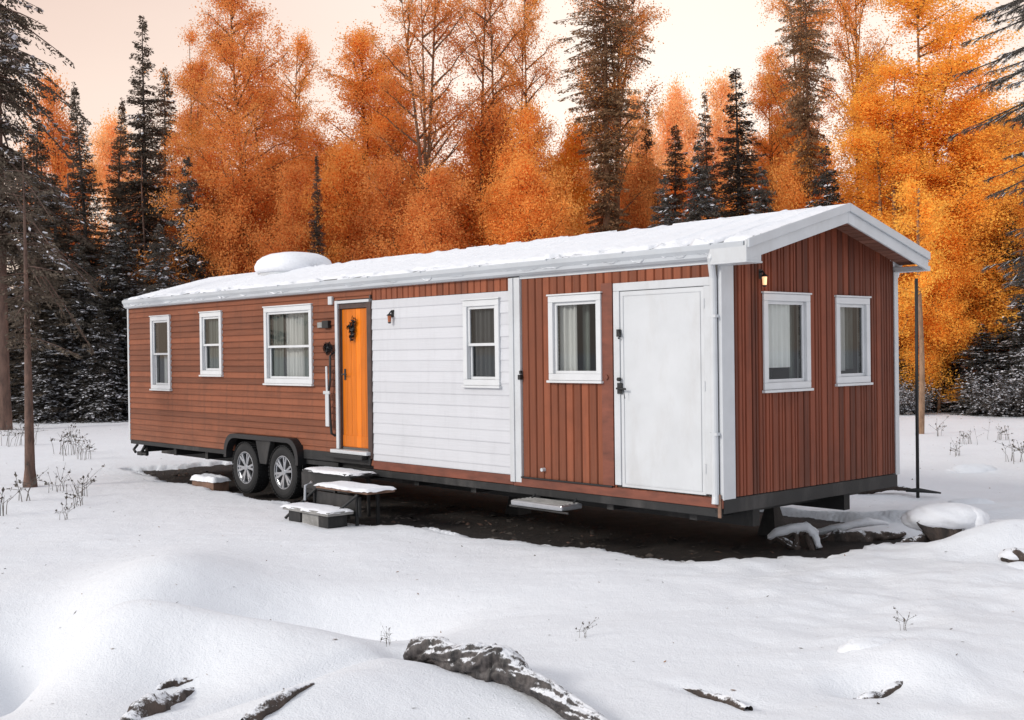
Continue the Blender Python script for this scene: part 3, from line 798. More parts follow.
# ------------------------------------------------------------------ entrance steps (free standing)
steps = empty('entrance_steps', tuple(HM @ Vector((-6.2, -.7, 0))), math.atan2(-LY, -LX))
tag(steps, 'snow covered staggered entrance steps below the orange door', 'steps')
def snow_slab(name, x0, x1, y0, y1, z, th, parent, seed=1):
    nx, ny = 34, 14; V = []; 
    X, Y = np.meshgrid(np.linspace(x0, x1, nx), np.linspace(y0, y1, ny))
    u = (X - x0) / (x1 - x0); v = (Y - y0) / (y1 - y0)
    e = np.minimum(np.minimum(u, 1 - u) * (x1 - x0), np.minimum(v, 1 - v) * (y1 - y0))
    Z = z + th * np.sqrt(np.clip(e / .06, 0, 1)) * (1 + .9 * fbm(X * 5, Y * 5, seed)) - .03 * (e <= 0) * (.5 + fbm(X * 14, Y * 14, seed + 9))
    X, Y = X + .09 * fbm(X * 6, Y * 6, seed + 3, 5), Y + .12 * fbm(X * 5, Y * 5, seed + 5, 5)
    i = (np.arange(nx - 1)[None, :] + nx * np.arange(ny - 1)[:, None]).ravel()
    return link_mesh(name, npmesh(name, np.stack([X, Y, Z], -1).reshape(-1, 3), np.stack([i, i + 1, i + 1 + nx, i + nx], -1), True), M['snow_roof'], parent)
# local coords of steps empty: x = -(t-6.2), y = -(d-.7)
def st(u0, u1, d0, d1, z0, z1): return (6.2 - u1, 6.2 - u0, .7 - d1, .7 - d0, z0, z1)
for (u0, u1, d0, d1, z, sd, mt) in ((6.0, 7.2, .08, .5, .62, 1, 'black'), (4.95, 6.15, .5, .95, .52, 2, 'rust'), (5.25, 6.35, .95, 1.35, .25, 3, 'concrete')):
    bm = bmesh.new(); box(bm, *st(u0, u1, d0, d1, z - .05, z)); tr_ = bmobj('tread', bm, M[mt], steps, bevel=.008)
    snow_slab('snow', *st(u0 - .02, u1 + .02, d0 + .0, d1 + .02, z, z)[:4], z, .022, tr_, sd)
bm = bmesh.new()
for u in (6.1, 7.2): box(bm, *st(u - .02, u + .02, .1, .14, 0, .59)); box(bm, *st(u - .02, u + .02, .44, .48, 0, .59))
for u in (5.25, 6.25):
    box(bm, *st(u - .02, u + .02, .55, .59, 0, .45)); box(bm, *st(u - .02, u + .02, .88, .92, 0, .45))
for u, u2 in ((5.2, 5.55), (6.2, 6.45)):
    bmtube(bm, [(6.2 - u, -.22, .45), (6.2 - u2, -.55, .06)], .02, 8)
box(bm, *st(5.2, 6.3, .86, .9, .16, .42)); box(bm, *st(6.0, 7.25, .46, .49, .35, .58))
box(bm, *st(6.9, 7.25, .1, .46, .28, .5))
bmobj('step_frame', bm, M['black'], steps, bevel=.004)
bm = bmesh.new()
box(bm, *st(5.32, 5.55, 1.0, 1.3, -.03, .195))
bmobj('block', bm, M['black'], steps, bevel=.01)
bm = bmesh.new(); box(bm, *st(5.56, 5.98, 1.01, 1.28, -.03, .195)); bmobj('block', bm, M['concrete'], steps, bevel=.015)
bm = bmesh.new(); box(bm, *st(5.99, 6.28, 1.0, 1.3, -.03, .195)); bmobj('block', bm, M['black'], steps, bevel=.01)
bm = bmesh.new(); bmtube(bm, [(6.2 - 6.2, -.28, .55), (6.2 - 6.28, -.33, .5), (6.2 - 6.28, -.34, .3)], .02, 8)
bmobj('brace', bm, M['alloy'], steps)

def place(ob, x, y, z=None, rz=0):
    ob.location = (x, y, zg(x, y) if z is None else z); ob.rotation_euler = (0, 0, rz); return ob
# snowy block behind the wheels
e = empty('timber_block'); place(e, -5.2, 20.2, 0, -.8); tag(e, 'low timber block with snow on top, left of the wheels', 'block')
bm = bmesh.new(); box(bm, -.36, .36, -.15, .15, -.03, .15); bmobj('block', bm, M['rust'], e, bevel=.01)
snow_slab('snow', -.38, .38, -.17, .17, .15, .08, e, 8)
# ------------------------------------------------------------------ things lying in the snow
def log_thing():
    rg = np.random.default_rng(8)
    pts = np.array([(-.74, 8.34), (-.67, 8.2), (-.55, 8.06), (-.41, 7.84), (-.24, 7.76), (-.08, 7.70), (.06, 7.53), (.22, 7.32), (.375, 7.03), (.53, 6.74)])
    lift = [.03, .10, .11, .06, .09, .10, .07, .06, .05, .02]
    pts = np.array([(x, y, zg(x, y) + l) for (x, y), l in zip(pts, lift)])
    rad = [.04, .095, .085, .07, .11, .105, .07, .065, .06, .05]
    # resample
    n = 320; tt = np.linspace(0, len(pts) - 1, n); P = np.stack([np.interp(tt, range(len(pts)), pts[:, i]) for i in range(3)], 1); R = np.interp(tt, range(len(pts)), rad)
    k = np.ones(19) / 19
    for i in range(3):
        q = np.convolve(np.pad(P[:, i], 9, 'edge'), k, 'valid'); P[:, i] = q
    sides = 72; V, F = tube_arr(P, R, sides); V = V.reshape(n, sides, 3)
    ii, kk = np.meshgrid(np.arange(n), np.arange(sides), indexing='ij')
    a = 2 * PI * kk / sides + ii * .017; ii = ii * .47
    d = 1 + .55 * fbm(ii * .06, np.cos(a) * 1.2 + 5, 3) + .35 * fbm(ii * .05 + np.sin(a), np.cos(a) * 3, 9) + .5 * fbm(np.cos(a) * 2.5 + ii * .02, np.sin(a) * 2.5 + ii * .05, 4, 5) + .16 * np.abs(np.sin(a * 2.5 + ii * .03 + 2 * fbm(ii * .05, ii * 0, 2))) + .5 * fbm(ii * .22 + 3, np.cos(a) * 5 + np.sin(a) * 3, 14, 4)
    V = P[:, None, :] + (V - P[:, None, :]) * d[..., None]
    me = npmesh('fallen_log', V.reshape(-1, 3), F, True)
    o = link_mesh('fallen_log', me, M['bark_ice']); tag(o, 'gnarled grey frosted log curving out of the snow in the foreground', 'log')
    return o
log_thing()
def rootpiece(name, pts, rad, label, cat, mat='bark_stump', seed=1, group=None, rough=.5):
    pts = np.array(pts, float); n = 50; tt = np.linspace(0, len(pts) - 1, n)
    P = np.stack([np.interp(tt, range(len(pts)), pts[:, i]) for i in range(3)], 1); R = np.interp(tt, range(len(rad)), rad)
    R = np.interp(tt / (len(pts) - 1), np.linspace(0, 1, len(rad)), rad)
    P[:, 2] += [zg(a, b) for a, b in P[:, :2]]
    s = 16; V, F = tube_arr(P, R, s); V = V.reshape(n, s, 3); ii, kk = np.meshgrid(np.arange(n), np.arange(s), indexing='ij'); a = 2 * PI * kk / s
    d = 1 + rough * 2 * fbm(ii * .16 + seed, np.cos(a) * 1.6 + np.sin(a) + 5, seed, 4)
    V = P[:, None, :] + (V - P[:, None, :]) * d[..., None]
    o = link_mesh(name, npmesh(name, V.reshape(-1, 3), F, True), M[mat]); return tag(o, label, cat, group)
rootpiece('root_snag', [(-2.38, 7.15, -.05), (-2.32, 7.35, -.01), (-2.25, 7.55, .0), (-2.22, 7.75, -.0), (-2.12, 7.95, -.05)], [.05, .09, .07, .05, .02], 'dark broken root poking from a hollow in the lower left snow', 'root', seed=3, rough=.9)
rootpiece('root_snag', [(-2.42, 7.85, -.03), (-2.34, 7.92, .0), (-2.24, 7.98, -.01), (-2.14, 8.0, -.03)], [.02, .035, .03, .02], 'small dark root bump above the lower left hollow', 'root', seed=13, rough=.9)
rootpiece('branch', [(-1.56, 6.75, -.01), (-1.46, 6.9, .02), (-1.36, 7.05, .02), (-1.24, 7.22, .0)], [.05, .045, .03, .008], 'thin dark branch half buried at the bottom edge, left of the log', 'branch', seed=4)
rootpiece('branch', [(1.10, 7.72, .0), (1.2, 7.60, .03), (1.3, 7.48, .03), (1.42, 7.2, .0)], [.01, .025, .03, .03], 'short thin branch tip showing in the snow right of the log', 'branch', seed=5)
rootpiece('root_snag', [(2.12, 7.62, -.03), (2.3, 7.66, .0), (2.5, 7.76, -.01), (2.62, 7.85, -.05)], [.03, .045, .04, .02], 'dark root edge under the small snow lump at lower right', 'root', seed=6)
0 and rootpiece('branch', [(-.98, 9.06, -.02), (-.96, 9.02, .07), (-.93, 8.98, .13)], [.03, .02, .006], 'stubby dark twig tip just behind the log end', 'branch', seed=7)

def capped(name, c, r, sq, label, cat, seed, cap=.6, mat='bark_stump', amp=.3):
    e = empty(name, (c[0], c[1], zg(c[0], c[1]))); tag(e, label, cat)
    rough_ball('base', (0, 0, sq[2] * r * .3), r * (.8 if cap < .1 else 1), M[mat], seed, 4, sq, amp, 2.0, e)
    rough_ball('snow', (0, .03, sq[2] * r * (.3 + cap)), r * .98, M['snow_roof'], seed + 1, 4, (sq[0] * 1.05, sq[1] * 1.15, sq[2] * .7), .22, 1.3, e)
    return e
# broken stump with thick snow cap on the right
e = empty('stump', (4.88, 13.35, zg(4.88, 13.35) + .0)); e.scale = (1, 1, .95); tag(e, 'broken dark stump under a thick snow cap, right of the home', 'stump')
rg = np.random.default_rng(4); A = Acc()
for a0, ln, rr in ((-2.6, .46, .07), (-2.2, .34, .09), (-1.7, .22, .10), (-1.1, .26, .08), (-.5, .42, .07), (.1, .36, .06), (1.5, .3, .1), (2.6, .4, .08)):
    dx, dy = math.cos(a0), math.sin(a0)
    A.add(*tube_arr([(dx * .02, dy * .02 - .05, -.05), (dx * ln * .4, dy * ln * .3 - .04, .10), (dx * ln * .9, dy * ln * .6, .27)], [rr, rr * 1.1, rr * .6], 9))
V = np.concatenate(A.V); V += .05 * np.stack([fbm(V[:, 0] * 9, V[:, 2] * 9, k, 3) for k in (1, 2, 3)], 1)
link_mesh('base', npmesh('base', V, np.concatenate(A.F), True), M['bark_stump'], e)
rough_ball('snow', (-.02, .0, .27), .46, M['snow_roof'], 8, 4, (1.0, .6, .36), .26, 1.4, e)
rough_ball('snow', (.30, -.10, .20), .26, M['snow_roof'], 9, 4, (.62, .5, .75), .2, 1.2, e)
0 and capped('boulder', (5.35, 12.45), .42, (1.3, .6, .36), 'low boulder buried under smooth snow at the right edge', 'boulder', 31, .05, amp=.2)
capped('rock', (5.12, 12.0), .13, (1.3, .8, .8), 'small dark rock at the right edge with a little snow on it', 'rock', 33, .3)
rootpiece('branch', [(4.30, 13.15, .0), (4.44, 13.22, .05), (4.60, 13.30, .06), (4.75, 13.42, .02)], [.015, .035, .045, .03], 'short dark branch in the snow in front of the capped stump', 'branch', seed=9)
def roughen(o, amp=.02, fr=14):
    me = o.data; n = len(me.vertices)
    bm = bmesh.new(); bm.from_mesh(me); bmesh.ops.subdivide_edges(bm, edges=bm.edges, cuts=3, use_grid_fill=True); bm.to_mesh(me); bm.free()
    n = len(me.vertices); v = np.empty(n * 3); me.vertices.foreach_get('co', v); v = v.reshape(-1, 3)
    v += amp * 2 * np.stack([fbm(v[:, 0] * fr + v[:, 1] * 5, v[:, 2] * fr + v[:, 1] * fr, k, 3) for k in (1, 2, 3)], 1); me.vertices.foreach_set('co', v.ravel()); me.update()
    for p_ in me.polygons: p_.use_smooth = True
# snow covered arched root in front of the near end
e = empty('root_arch', (3.22, 13.55, -.05)); tag(e, 'arched dark root with white snow crust under the near end of the home', 'root')
pts = [(-.42, .05, .20), (-.30, -.02, .30), (-.05, -.05, .36), (.18, -.05, .38), (.34, -.1, .28), (.40, -.14, .06)]
bm = bmesh.new(); bmtube(bm, pts, [.05, .075, .08, .08, .075, .05], 12); roughen(bmobj('snow', bm, M['snow_roof'], e, smooth=True), .03)
bm = bmesh.new(); bmtube(bm, [(x, y + .04, z - .06) for x, y, z in pts], [.05, .07, .08, .08, .07, .05], 10)
bmtube(bm, [(-.30, 0, .22), (.05, -.12, .02)], [.05, .07], 8); bmtube(bm, [(.05, -.05, .33), (-.02, -.12, .02)], [.05, .06], 8)
bmtube(bm, [(.2, -.02, .3), (.28, -.16, .02)], [.05, .06], 8)
roughen(bmobj('base', bm, M['bark_stump'], e, smooth=True), .035, 20); e.scale = (.66, .66, .72)
rootpiece('branch', [(3.62, 14.15, .0), (3.85, 14.02, .08), (4.15, 14.05, .09), (4.45, 14.2, .07), (4.75, 14.35, .04)], [.03, .07, .09, .06, .03], 'rough dark branch lying beside the near end of the home', 'branch', mat='bark_stump', seed=12, rough=.9)
rootpiece('snowy_branch', [(3.6, 14.35, .10), (3.95, 14.25, .17), (4.3, 14.35, .17), (4.6, 14.5, .10)], [.03, .05, .05, .02], 'snow covered stick lying on the dark branch by the home', 'branch', mat='snow_roof', seed=14, rough=.3)
rootpiece('snowy_branch', [(5.2, 17.8, .05), (5.6, 17.6, .10), (5.9, 17.3, .08)], [.06, .05, .02], 'dark drift branch behind the near end pointing at the metal pole', 'branch', mat='bark_stump', seed=15, rough=.7)
for i, (x, y, r_, lb) in enumerate([(8.14, 20.9, .42, 'low grey snow lump beyond the stump, left of the brambles'), (6.05, 15.6, .3, 'soft snow lump behind the capped stump'), (2.55, 8.35, .22, 'round snow lump above the dark root at lower right'), (5.0, 11.7, .26, 'small snow lump just left of the dark edge rock')]):
    o = rough_ball('snow_lump', (0, 0, 0), r_, M['snow'], 50 + i, 4, (1.1, .7, .42), .28, 1.3); place(o, x, y, zg(x, y) - r_ * .22); tag(o, lb, 'snow lump')

# bare sticks lying on the thawed edge
rg = np.random.default_rng(77)
def tseg(t, s): return world(t, s)[:2]
for i, (t, s, L_, an, lb) in enumerate([(1.0, .25, 1.3, .1, 'long strip of bark on the thawed edge below the white utility door'), (3.4, -.05, .9, -.1, 'piece of bark on the thawed edge below the folding step'), (13.3, .9, .8, .2, 'dark stick on the thawed ground below the far end'), (11.6, .6, 1.0, -.15, 'dark stick on the thawed ground left of the wheels')]):
    p = []
    for k in range(5):
        tt = t + L_ * (k / 4 - .5); x, y = tseg(tt, s + .1 * math.sin(k * 1.3 + i) + an * (k - 2) * .2); p.append((x, y, .0))
    rootpiece('bark_piece', p, [.02, .05, .06, .05, .02], lb, 'bark', seed=20 + i, rough=.9)

# bark litter and frozen crumbs on the thawed ground
rg = np.random.default_rng(5); nL = 1500; t = rg.uniform(-.6, 15, nL); s_ = rg.uniform(-1.0, 1.6, nL) ; keep = None
X = CX + LX * t + SX * s_; Y = CY + LY * t + SY * s_; Zs = snow_h(X, Y); Zd = soil_h(X, Y); ok_ = (Zs < Zd + .035); X, Y, Z = X[ok_], Y[ok_], np.maximum(Zs, Zd)[ok_] + .004
n = len(X); c = np.stack([X, Y, Z], 1); az = rg.normal(size=n) * .5 + math.atan2(LY, LX); l = rg.uniform(.012, .07, n)[:, None] * rg.uniform(.4, 1.4, (n, 1)); wdt = l * rg.uniform(.2, .6, (n, 1))
u = np.stack([np.cos(az), np.sin(az), rg.normal(size=n) * .2], 1) * l; v = np.stack([-np.sin(az), np.cos(az), rg.normal(size=n) * .3], 1) * wdt; up_ = np.array([0, 0, 1.]) * wdt * .7
pts = np.stack([c - u, c - v, c + u, c + v, c + up_], 1).reshape(-1, 3); b_ = np.arange(n) * 5
F = np.concatenate([np.stack([b_ + i, b_ + (i + 1) % 4, b_ + 4], 1) for i in range(4)])
me = npmesh('bark_litter', pts, F); 
mi_ = rg.choice([0, 0, 0, 0, 1, 0, 0, 0], n).astype(np.int32); me.polygons.foreach_set('material_index', np.tile(mi_, 4))
o = link_mesh('bark_litter', me, [M['bark_dark'], M['bark_pine'], M['branch_snow']]); tag(o, 'bark litter and frozen crumbs on the thawed soil', 'litter', kind='stuff')

# thin metal pole with a foot, standing right of the home
e = empty('metal_pole', (5.90, 17.2, zg(5.9, 17.2))); tag(e, 'thin black metal pole with a flat foot standing in snow right of the home', 'pole')
bm = bmesh.new(); bmtube(bm, [(0, 0, -.1), (0, 0, 1.2), (.01, 0, 3.2)], .024, 10); bmobj('pole', bm, M['black'], e, smooth=True)
bm = bmesh.new(); bmtube(bm, [(-.16, .05, .10), (0, 0, .11), (.32, -.05, .07)], [.02, .035, .012], 8); bmobj('foot', bm, M['black'], e, smooth=True)

# needles and a few fallen leaves on the snow
rg = np.random.default_rng(55); n = 900; Y = rg.uniform(6.8, 38, n); X = rg.uniform(-.55, .55, n) * Y * 1.1; Z = snow_h(X, Y) + .004
c = np.stack([X, Y, Z], 1); az = rg.uniform(0, 2 * PI, n); l = rg.uniform(.006, .022, (n, 1)) * (1 + Y[:, None] * .02)
u = np.stack([np.cos(az), np.sin(az), rg.normal(size=n) * .3], 1) * l; v = np.stack([-np.sin(az), np.cos(az), 0 * az], 1) * l * rg.uniform(.15, .6, (n, 1))
me = npmesh('fallen_needles', np.stack([c - u, c - v, c + u, c + v], 1).reshape(-1, 3), np.arange(4 * n).reshape(-1, 4)); me.polygons.foreach_set('material_index', (rg.random(n) < .3).astype(np.int32))
o = link_mesh('fallen_needles', me, [M['weed'], M['tan_bark']]); tag(o, 'scattered needles and leaf bits on the snow', 'litter', kind='stuff')

# weeds
def weed_mesh(seed, n, h, spread, lean=0):
    rg = np.random.default_rng(seed); A = Acc()
    for i in range(n):
        a = rg.uniform(0, 2 * PI); l = h * rg.uniform(.4, 1); x, y = rg.normal(size=2) * spread * .25
        dx, dy = math.cos(a) * rg.uniform(.1, .6) + lean, math.sin(a) * rg.uniform(.1, .6)
        P = [(x, y, -.03), (x + dx * l * .25, y + dy * l * .25, l * .5), (x + dx * l * .7, y + dy * l * .7, l * rg.uniform(.75, 1))]
        A.tube(P, [.005, .004, .002], 4)
        for k in range(rg.integers(1, 5)):
            f = rg.uniform(.3, .95); q = np.array(P[1]) * (1 - f) + np.array(P[2]) * f; d = rg.normal(size=3) * .09; d[2] = abs(d[2])
            A.tube([q, q + d, q + d * 1.6 + [0, 0, -.02]], [.003, .0025, .0015], 4)
            for _ in range(3):
                c = q + d * rg.uniform(.8, 1.6); u = rg.normal(size=3) * .012; v = rg.normal(size=3) * .012
                A.quads(np.array([[c - u, c - v, c + u, c + v]]))
    return A.mesh('dry_weed')
wm = [weed_mesh(1, 12, .45, .6), weed_mesh(2, 7, .32, .4), weed_mesh(3, 16, .6, .8, .2), weed_mesh(4, 5, .25, .3)]
for me_ in wm: me_.materials.append(M['weed'])
for i, (x, y, k, s_, lb) in enumerate([
    (-7.6, 19.6, 1, 1, 'dry weeds in the snow just right of the slim pine foot'), (-8.9, 19.2, 0, .8, 'dry weeds in the snow left of the slim pine foot'),
    (-7.45, 18.3, 3, 1.3, 'single dry weed standing before the slim pine'), (-6.9, 18.9, 3, 1, 'little dry twig in the snow right of the slim pine'), (-6.6, 17.7, 1, 1, 'thin dry stalks low in the snow between the slim pine and the home'),
    (-7.2, 16.6, 3, 1.3, 'dry stalk standing lowest at the left edge'), (-6.1, 16.2, 3, .7, 'tiny dry sprig in the smooth snow below the slim pine'),
    (-10.2, 27, 2, 1.2, 'bushy dry weeds in the snow behind the slim pine'), (-12.5, 30, 2, 1.2, 'dry weeds on the far snow at the left edge'), (-9.3, 25.5, 0, 1, 'dry weeds leaning right in the open snow behind the slim pine'),
    (10.2, 26.5, 0, .7, 'dark brambles right of the tan post'), (9.0, 24.0, 1, .8, 'thin brambles in the snow near the metal pole'), (11.4, 27.5, 0, .8, 'dark brambles at the right edge of the snow field'), (9.7, 22.6, 0, 1, 'dry weeds at the right edge above the dark rock'), (10.6, 29.5, 3, 1, 'dry weeds at the foot of the tan post'),
    (-.95, 8.6, 1, .3, 'faint dry grass tips behind the log end'), (2.9, 8.7, 3, .4, 'tiny dry sprig right of the round snow lump'), (.55, 8.9, 3, .35, 'tiny dry sprig in the middle foreground snow'), (-1.1, 9.9, 3, .35, 'tiny dry sprig in the hollow left of the log')]):
    o = bpy.data.objects.new('dry_weed', wm[k]); col.objects.link(o); place(o, x, y, None, i * 1.7); o.scale = (s_,) * 3
    tag(o, lb, 'weed', 'dry weeds in the snow')

# ------------------------------------------------------------------ trees
def frame_dirs(rg, n):
    u = rg.normal(size=(n, 3)); u /= np.linalg.norm(u, axis=1)[:, None]
    w = rg.normal(size=(n, 3)); v = np.cross(u, w); v /= np.linalg.norm(v, axis=1)[:, None] + 1e-9
    return u, v
def spruce(seed, h=15, r=1.8, z0=.6, nb=640, dens=75, droop=.28, tipw=.8, snow=.25, irregular=.2, trunk_r=.16, leafl=.14, top=1.0, prof=None):
    rg = np.random.default_rng(seed); T = Acc(); Q = []; Sn = []; cols = []
    bend = rg.normal(size=2) * .15
    tz = np.linspace(0, h * top, 14); T.tube([(bend[0] * (z / h) ** 2, bend[1] * (z / h) ** 2, z - .2) for z in tz], [max(.012, trunk_r * (1 - z / h * .97)) + (.06 if z == 0 else 0) for z in tz], 9)
    for i in range(nb):
        f = rg.uniform(0, 1) ** 1.15; z = z0 + (h - z0) * f
        az = rg.uniform(0, 2 * PI); L_ = r * (1 - f) ** tipw * rg.uniform(.55, 1.08) * (1 + irregular * max(-1, min(1, rg.normal()))) + .07
        if L_ < .08: L_ = .08
        up = .25 * f + rg.normal() * .08 - .05; dr = droop * (1.3 - f)
        ca, sa = math.cos(az), math.sin(az); bx, by = bend * (z / h) ** 2
        if prof is not None: L_ = r * np.interp(f, *prof) * rg.uniform(.45, 1.1)
        ss = np.linspace(0, 1, 5); pz = z + up * ss * L_ - dr * (ss * L_) ** 1.5 * .75 + .12 * dr * ss ** 3 * L_
        if L_ > .35: T.tube(np.stack([bx + ca * ss * L_, by + sa * ss * L_, pz], 1), list((.028 if h > 8.9 else .013) * (1 - ss * .85) * (L_ / r + .3)), 3)
        n = int(L_ * dens * (1 - .25 * f)) + 4
        s = rg.uniform(.02, 1, n) ** .85; wid = (.30 * L_ * (1 - s) ** .8 + .07); lat = rg.uniform(-1, 1, n) * wid
        px = bx + ca * s * L_ - sa * lat; py = by + sa * s * L_ + ca * lat
        zz = np.interp(s, ss, pz) - np.abs(lat) * .45 - np.abs(rg.normal(size=n)) * .05
        P = np.stack([px, py, zz], 1)
        sg = np.sign(lat); d = np.stack([ca * .7 - sa * sg * .7 * rg.uniform(.4, 1, n), sa * .7 + ca * sg * .7 * rg.uniform(.4, 1, n), -.35 + rg.normal(size=n) * .35], 1)
        d += rg.normal(size=(n, 3)) * .22; d /= np.linalg.norm(d, axis=1)[:, None]
        w = np.cross(d, rg.normal(size=(n, 3))); w /= np.linalg.norm(w, axis=1)[:, None] + 1e-9
        l = leafl * (1.05 - .45 * f) * rg.uniform(.6, 1.3, (n, 1)); ww = .021 * rg.uniform(.7, 1.4, (n, 1))
        Q.append(np.stack([P - d * l * .5, P + w * ww, P + d * l * .6, P - w * ww], 1))
        if snow and rg.random() < snow * (1.5 - f * 1.4):
            m_ = rg.random(n) < .15; k = int(m_.sum())
            if k:
                c = P[m_] + [0, 0, .03]; dd = d[m_] * rg.uniform(.07, .20, (k, 1)); dd[:, 2] *= .5
                pp = np.cross(dd, [0, 0, 1.]); pp = pp * .55 + rg.normal(size=(k, 3)) * .008
                Sn.append(np.stack([c - dd, c - pp, c + dd, c + pp], 1))
    out = {'trunk': T.mesh('trunk', True), 'crown': npmesh('crown', np.concatenate(Q).reshape(-1, 3), np.arange(4 * sum(len(q) for q in Q)).reshape(-1, 4))}
    if Sn: out['snow'] = npmesh('snow', np.concatenate(Sn).reshape(-1, 3), np.arange(4 * sum(len(q) for q in Sn)).reshape(-1, 4))
    return out
def autumn(seed, h=18, r=2.4, z0=2.5, limbs=46, subs=7, nleaf=42000, ls=.05, sig=.20, lean=.3, up=(.5, 1.1), trunk_r=.14, fork=0, shape=.75, hang=.0):
    rg = np.random.default_rng(seed); T = Acc(); segs_ = []
    stems = []
    b = rg.normal(size=2) * lean
    def stem(p0, p1, zb, zt, r0):
        zz = np.linspace(0, 1, 12); w = rg.normal(size=2) * .12
        P = np.stack([p0[0] + (p1[0] - p0[0]) * zz ** 1.4 + w[0] * np.sin(zz * 5), p0[1] + (p1[1] - p0[1]) * zz ** 1.4 + w[1] * np.sin(zz * 4), zb + (zt - zb) * zz], 1)
        T.tube(P, list(r0 * (1 - zz * .93)), 8); stems.append((P, zt)); return P
    main = stem((0, 0), b, -.2, h * .97, trunk_r)
    for k in range(fork):
        i = rg.integers(3, 6); a = rg.uniform(0, 2 * PI); p = main[i]
        stem(p[:2], p[:2] + np.array([math.cos(a), math.sin(a)]) * r * .35, p[2], h * rg.uniform(.8, .95), trunk_r * .6)
    for i in range(limbs):
        P, zt = stems[rg.integers(0, len(stems))]; f = (i + rg.random()) / limbs
        z = z0 + (min(zt, h) - z0) * f ** .9
        if z < P[0][2]: P = main
        c = np.array([np.interp(z, P[:, 2], P[:, 0]), np.interp(z, P[:, 2], P[:, 1]), z])
        prof = (math.sin(PI * min(1, (f * .92 + .08)) ** shape) ** .6) * (1 - .1 * f)
        L_ = r * max(.15, prof) * rg.uniform(.55, 1.15); a = rg.uniform(0, 2 * PI); el = rg.uniform(*up)
        d = np.array([math.cos(a), math.sin(a), el]); d /= np.linalg.norm(d); ss = np.linspace(0, 1, 6)[:, None]
        B = c + d * ss * L_ * 1.15 + np.array([0, 0, -hang * L_]) * ss ** 2 + rg.normal(size=(6, 3)) * .03 * ss * L_
        T.tube(B, list((trunk_r * .33 * (1 - ss[:, 0] * .85)) * min(1, L_ / 1.5 + .25)), 4)
        for k in range(subs):
            s = rg.uniform(.2, 1.0); q = c + (B[-1] - c) * s if False else np.array([np.interp(s, ss[:, 0], B[:, j]) for j in range(3)])
            dd = d * .6 + rg.normal(size=3) * .65; dd /= np.linalg.norm(dd); l = L_ * rg.uniform(.18, .42) + .15
            e = q + dd * l - np.array([0, 0, hang * l]); 
            if l > .3: T.tube([q, (q + e) / 2 + rg.normal(size=3) * .03, e], [.012, .008, .004], 3)
            segs_.append((q, e, rg.uniform(.5, 1.5)))
    Wt = np.array([np.linalg.norm(e - q) * w for q, e, w in segs_]); Wt /= Wt.sum()
    idx = rg.choice(len(segs_), nleaf, p=Wt); q = np.array([s[0] for s in segs_])[idx]; e = np.array([s[1] for s in segs_])[idx]
    t = rg.uniform(0, 1.1, (nleaf, 1)); P = q + (e - q) * t + np.clip(rg.normal(size=(nleaf, 3)), -1.6, 1.6) * sig * rg.uniform(.3, 1.2, (nleaf, 1))
    P = P[P[:, 2] > .5]; n = len(P); u, v = frame_dirs(rg, n); s = ls * rg.uniform(.6, 1.3, (n, 1))
    Q = np.stack([P - u * s, P - v * s * .7, P + u * s, P + v * s * .7], 1)
    return {'trunk': T.mesh('trunk', True), 'crown': npmesh('crown', Q.reshape(-1, 3), np.arange(4 * n).reshape(-1, 4))}

